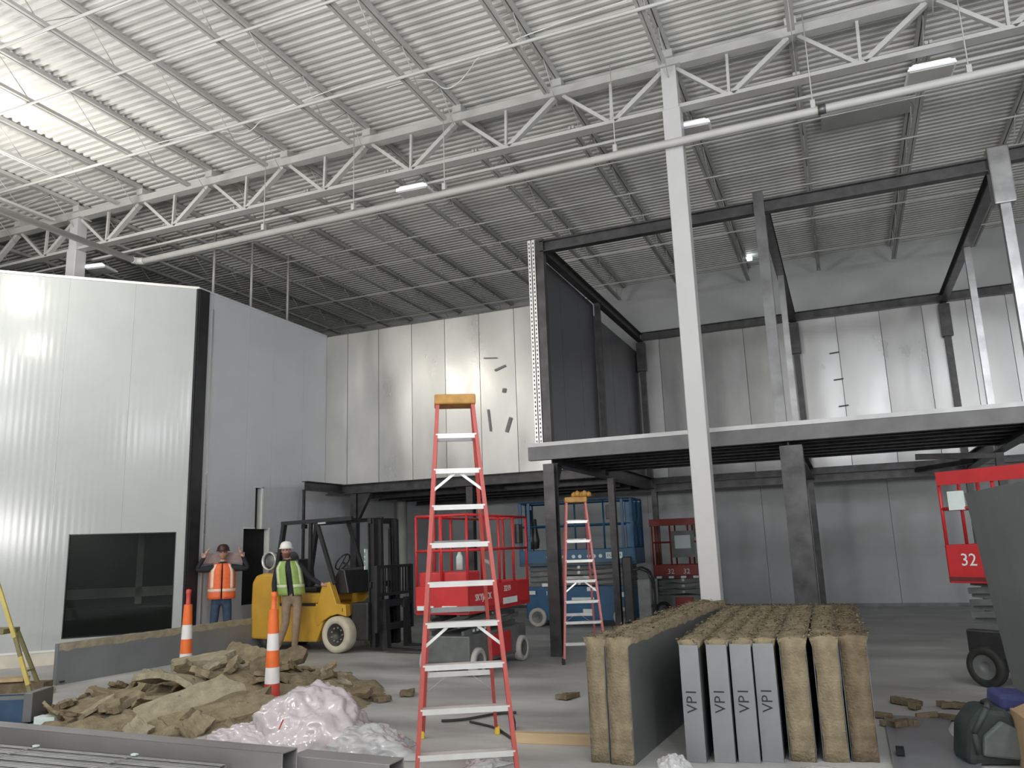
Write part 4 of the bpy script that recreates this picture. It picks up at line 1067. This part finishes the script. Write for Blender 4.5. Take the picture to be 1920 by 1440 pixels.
# ------------------------------------------------------------------ people
def skin_mesh(name, V, E_, rads, root, sub=2, matf=None, mats=('skin',), parent=None):
    me = bpy.data.meshes.new(name); me.from_pydata(V, E_, []); o = bpy.data.objects.new(name, me); COL.objects.link(o)
    md = o.modifiers.new('skin', 'SKIN'); md.use_smooth_shade = True
    sv = me.skin_vertices[0].data
    for i, r in enumerate(rads): sv[i].radius = r if isinstance(r, tuple) else (r, r); sv[i].use_root = (i == root)
    s_ = o.modifiers.new('sub', 'SUBSURF'); s_.levels = s_.render_levels = sub
    dg = bpy.context.evaluated_depsgraph_get(); dg.update()
    me2 = bpy.data.meshes.new_from_object(o.evaluated_get(dg))
    bpy.data.objects.remove(o)
    me2.materials.clear()
    for x in mats: me2.materials.append(MAT[x])
    for p in me2.polygons:
        p.use_smooth = True; p.material_index = matf(p.center) if matf else 0
    o = bpy.data.objects.new(name, me2); COL.objects.link(o)
    if parent: o.parent = parent
    return o


def person(loc, rz, J, lab, mats, matf, face=0., tilt=0.):
    """J: joints in a local frame: x = viewer's right, y = away from viewer, z up"""
    e = empty('person', loc, rz, label=lab, cat='person')
    V = []; Rd = []; E_ = []; ix = {}
    def a(n, p, r, par=None):
        ix[n] = len(V); V.append(tuple(p)); Rd.append(r)
        if par: E_.append((ix[par], ix[n]))
    P = J
    a('pelvis', P['pelvis'], (.155, .12)); a('waist', P['waist'], (.15, .115), 'pelvis'); a('chest', P['chest'], (.18, .13), 'waist'); a('upper', P['upper'], (.15, .10), 'chest')
    a('neck', P['neck'], (.062, .062), 'upper'); a('neck2', Vector(P['neck']) + Vector((0, -.01, .07)), (.06, .06), 'neck')
    for s in ('l', 'r'):
        a('sh' + s, P['sh' + s], (.075, .075), 'upper'); a('el' + s, P['el' + s], (.052, .052), 'sh' + s)
        a('wr' + s, P['wr' + s], (.036, .036), 'el' + s)
        d = (Vector(P['ha' + s]) - Vector(P['wr' + s])); a('pm' + s, P['ha' + s], (.042, .028), 'wr' + s)
        a('hip' + s, P['hip' + s], (.10, .10), 'pelvis'); a('kn' + s, P['kn' + s], (.072, .075), 'hip' + s); a('cf' + s, Vector(P['kn' + s]).lerp(Vector(P['an' + s]), .35), (.07, .07), 'kn' + s)
        a('an' + s, P['an' + s], (.055, .055), 'cf' + s); a('to' + s, P['to' + s], (.05, .04), 'an' + s)
    # fingers: four fingers and a thumb per hand
    for s in ('l', 'r'):
        d = (Vector(P['ha' + s]) - Vector(P['wr' + s])).normalized(); sd = Vector(P.get('hs' + s, (1, 0, 0))).normalized(); sd = (sd - d * sd.dot(d)).normalized(); nrm = d.cross(sd)
        for k in range(4):
            b = Vector(P['ha' + s]) + sd * (.027 - .018 * k) + d * .02; ln = (.062, .07, .066, .052)[k]
            a('f%d%s' % (k, s), b + d * ln * .5 + sd * (.004 - .003 * k), (.0095, .0095), 'pm' + s); a('g%d%s' % (k, s), b + d * ln + nrm * .018, (.0085, .0085), 'f%d%s' % (k, s))
        b = Vector(P['wr' + s]).lerp(Vector(P['ha' + s]), .55) + sd * .035; a('t1' + s, b + sd * .015, (.012, .012), 'pm' + s); a('t2' + s, b + sd * .03 + d * .04, (.010, .010), 't1' + s)
    body = skin_mesh('body', V, E_, Rd, 0, 2, matf, mats, e)
    # head
    hd = Vector(P['head']); rot = Euler((tilt, 0, face)).to_matrix()
    m = MB(); nu, nv = 28, 22; vs = []
    for j in range(nv + 1):
        ph = math.pi * j / nv - math.pi / 2
        for i in range(nu):
            t = 2 * math.pi * i / nu; d = Vector((math.cos(t) * math.cos(ph), math.sin(t) * math.cos(ph), math.sin(ph)))
            p = Vector((d.x * .077, d.y * .097, d.z * .118))
            if d.z < -.1: p.x *= 1 - .28 * min(1, (-d.z - .1) * 1.1); p.y *= 1 - .12 * (-d.z)
            if d.y < -.5:
                # nose, brow, eye sockets, mouth and chin
                ax = abs(p.x)
                p.y -= .024 * math.exp(-((p.x / .011) ** 2) - (((p.z + .018) / .022) ** 2))
                p.y += .010 * math.exp(-(((ax - .030) / .014) ** 2) - (((p.z - .012) / .011) ** 2))
                p.y -= .006 * math.exp(-((p.x / .022) ** 2) - (((p.z + .056) / .008) ** 2))
                p.y -= .008 * math.exp(-((p.x / .024) ** 2) - (((p.z + .098) / .016) ** 2))
            vs.append(rot @ p)
    m.add(vs, [(j * nu + i, j * nu + (i + 1) % nu, (j + 1) * nu + (i + 1) % nu, (j + 1) * nu + i) for j in range(nv) for i in range(nu)], True)
    h = m.build('head', 'skin', e); h.location = hd
    for s in (-1, 1):
        k = MB().lathe(rot @ Vector((s * .030, -.083, .012)), rot @ Vector((0, -1, 0)), [(.001, .012), (.008, .010), (.012, .0)], 10); k.build('eye', 'eye', h)
        k = MB().lathe(rot @ Vector((s * .079, .005, -.005)), rot @ Vector((s, 0, 0)), [(.026, -.008), (.028, .004), (.018, .010), (.001, .006)], 12); k.build('ear', 'skin', h)
    MB().cb(rot @ Vector((0, -.094, -.056)), (.042, .008, .008), Euler((tilt, 0, face))).build('mouth', 'orange_red', h)
    return e, body, hd, rot, h


def hard_hat(e, hd, rot, m_, cap=False):
    o = MB(); c = hd + rot @ Vector((0, .0, .045))
    up_ = rot @ Vector((0, 0, 1))
    o.lathe(c, up_, [(.118, 0), (.118, .01), (.112, .02), (.108, .055), (.088, .095), (.055, .118), (.001, .126)], 24)
    o.build('hard_hat', m_, e)
    b = MB(); n_ = 14; vs = []
    for i in range(n_ + 1):
        t = math.pi * i / n_; vs += [c + rot @ Vector((math.cos(t) * .115, -math.sin(t) * .115, .0)), c + rot @ Vector((math.cos(t) * .128, -math.sin(t) * .175, -.012)), c + rot @ Vector((math.cos(t) * .128, -math.sin(t) * .175, -.004)), c + rot @ Vector((math.cos(t) * .115, -math.sin(t) * .115, .008))]
    fs = []
    for i in range(n_):
        for k in range(4): fs.append((i * 4 + k, i * 4 + (k + 1) % 4, (i + 1) * 4 + (k + 1) % 4, (i + 1) * 4 + k))
    b.add(vs, fs, True); b.build('hat_brim', m_, e)


def vest(e, P, m_, refl, z0, rx=.225, ry=.17, open_w=.05):
    """shell around the torso, open in front, with reflective bands"""
    cx = lambda z: Vector(P['pelvis']).lerp(Vector(P['upper']), max(0, min(1, (z - P['pelvis'][2]) / (P['upper'][2] - P['pelvis'][2]))))
    ztop = P['neck'][2] - .02
    def ring(z, k=1.):
        c = cx(z); f = (z - z0) / (ztop - z0)
        wx = rx * (1.04 - .06 * f) * k; wy = ry * (1.03 - .10 * f) * k
        if f > .78: wx *= 1 - (f - .78) * 1.5; wy *= 1 - (f - .78) * 1.4
        return [(c.x + math.sin(t) * wx, c.y - math.cos(t) * wy, z) for t in [open_w + (2 * math.pi - 2 * open_w) * i / 30 for i in range(31)]]
    def shell(name, za, zb, nz, k, mm, i0=0, i1=30):
        m = MB(); vs = []; n_ = i1 - i0 + 1
        for q in (k, k - .03):
            for j in range(nz + 1): vs += ring(za + (zb - za) * j / nz, q)[i0:i1 + 1]
        fs = []; off = n_ * (nz + 1)
        for j in range(nz):
            for i in range(n_ - 1): a = j * n_ + i; fs += [(a, a + 1, a + n_ + 1, a + n_), (off + a, off + a + n_, off + a + n_ + 1, off + a + 1)]
        for i in range(n_ - 1): fs += [(i, off + i, off + i + 1, i + 1), (nz * n_ + i, nz * n_ + i + 1, off + nz * n_ + i + 1, off + nz * n_ + i)]
        for j in range(nz): fs += [(j * n_, (j + 1) * n_, off + (j + 1) * n_, off + j * n_), (j * n_ + n_ - 1, off + j * n_ + n_ - 1, off + (j + 1) * n_ + n_ - 1, (j + 1) * n_ + n_ - 1)]
        m.add(vs, fs, True); return m.build(name, mm, e)
    zarm = z0 + (ztop - z0) * .62
    shell('vest', z0, ztop, 12, 1., m_)
    shell('reflective_band', z0 + .13, z0 + .185, 2, 1.02, refl)
    for i0 in (3, 25): shell('reflective_strap', z0 + .185, ztop - .01, 8, 1.02, refl, i0, i0 + 2)


P1 = dict(pelvis=(0, 0, .98), waist=(0, 0, 1.12), chest=(0, 0, 1.36), upper=(0, .01, 1.52), neck=(.0, .0, 1.63), head=(.0, -.03, 1.80),
          shl=(-.20, 0, 1.52), ell=(-.46, -.02, 1.50), wrl=(-.33, -.02, 1.74), hal=(-.29, -.02, 1.82), shr=(.20, 0, 1.52), elr=(.46, -.02, 1.50), wrr=(.35, -.02, 1.74), har=(.31, -.02, 1.82), hsl=(0, -1, 0), hsr=(0, -1, 0),
          hipl=(-.10, 0, .92), knl=(-.12, -.02, .50), anl=(-.13, .02, .09), tol=(-.14, -.14, .045), hipr=(.10, 0, .92), knr=(.12, -.02, .50), anr=(.13, .02, .09), tor=(.15, -.14, .045))
def mf1(c):
    if c.z < .13: return 3
    if c.z < 1.0: return 2
    if abs(c.x) > .16 and c.z > 1.725: return 0
    if abs(c.x) < .09 and c.z > 1.64: return 0
    return 1
e1, b1, h1, ro1, _ = person((-11.02, 12.18, 0), R(41), P1, 'person in orange vest and dark hard hat, arms raised, by the side wall', ('skin', 'jacket_black', 'jeans', 'boot'), mf1, face=-.05)
hard_hat(e1, h1, ro1, 'hat_maroon'); vest(e1, P1, 'vest_orange', 'reflective', .96, .24, .175)
brd = MB().cb((0, 0, 0), (.78, .02, .19)).build('cardboard_strip', 'board_pink'); brd.location = Vector((-11.02, 12.18, 1.71)) + Matrix.Rotation(R(41), 3, 'Z') @ Vector((.0, .105, 0)); brd.rotation_euler = (0, 0, R(41))
tag(brd, 'pinkish board held behind the neck by the worker in orange', 'board')

P2 = dict(pelvis=(.04, .02, .98), waist=(.03, .01, 1.12), chest=(0, -.01, 1.36), upper=(-.03, 0, 1.53), neck=(-.05, -.02, 1.64), head=(-.07, -.06, 1.80),
          shl=(-.21, 0, 1.50), ell=(-.27, .0, 1.22), wrl=(-.25, -.08, 1.0), hal=(-.245, -.10, .92), shr=(.18, .02, 1.52), elr=(.36, .04, 1.30), wrr=(.56, -.02, 1.18), har=(.64, -.03, 1.16), hsl=(0, -1, 0), hsr=(0, -1, 0),
          hipl=(-.05, 0, .92), knl=(-.06, -.03, .52), anl=(-.20, .05, .10), tol=(-.26, -.09, .045), hipr=(.14, .02, .92), knr=(.13, -.08, .50), anr=(.10, .0, .09), tor=(.10, -.16, .045))
def mf2(c):
    if c.z < .12: return 3
    if c.z < 1.03 and abs(c.x) < .235: return 2
    if c.z < 1.02 and c.x < -.2: return 0
    if c.x > .55: return 0
    if abs(c.x + .05) < .09 and c.z > 1.65: return 0
    return 1
e2, b2, h2, ro2, hh2 = person((-9.38, 12.08, 0), R(34), P2, 'person in lime vest, white hard hat and khaki trousers leaning on the forklift', ('skin', 'jacket_black', 'khaki', 'boot'), mf2, face=-.15)
hard_hat(e2, h2, ro2, 'hat_white'); vest(e2, P2, 'vest_green', 'reflective_lime', 1.02, .235, .175, .22)
m = MB(); m.smooth = True
vs = []
for j in range(7):
    for i in range(13):
        t = math.pi * (1 + i / 12); z = -.03 - .095 * j / 6; k = 1 - .35 * (j / 6) ** 2; vs.append(h2 + ro2 @ Vector((math.cos(t) * .080 * k, math.sin(t) * .108 * (1 - .25 * (j / 6) ** 2) - .002, z)))
m.add(vs, [(j * 13 + i, j * 13 + i + 1, (j + 1) * 13 + i + 1, (j + 1) * 13 + i) for j in range(1, 6) for i in range(12)] , True); m.build('beard', 'beard', e2)

bpy.context.view_layer.update()
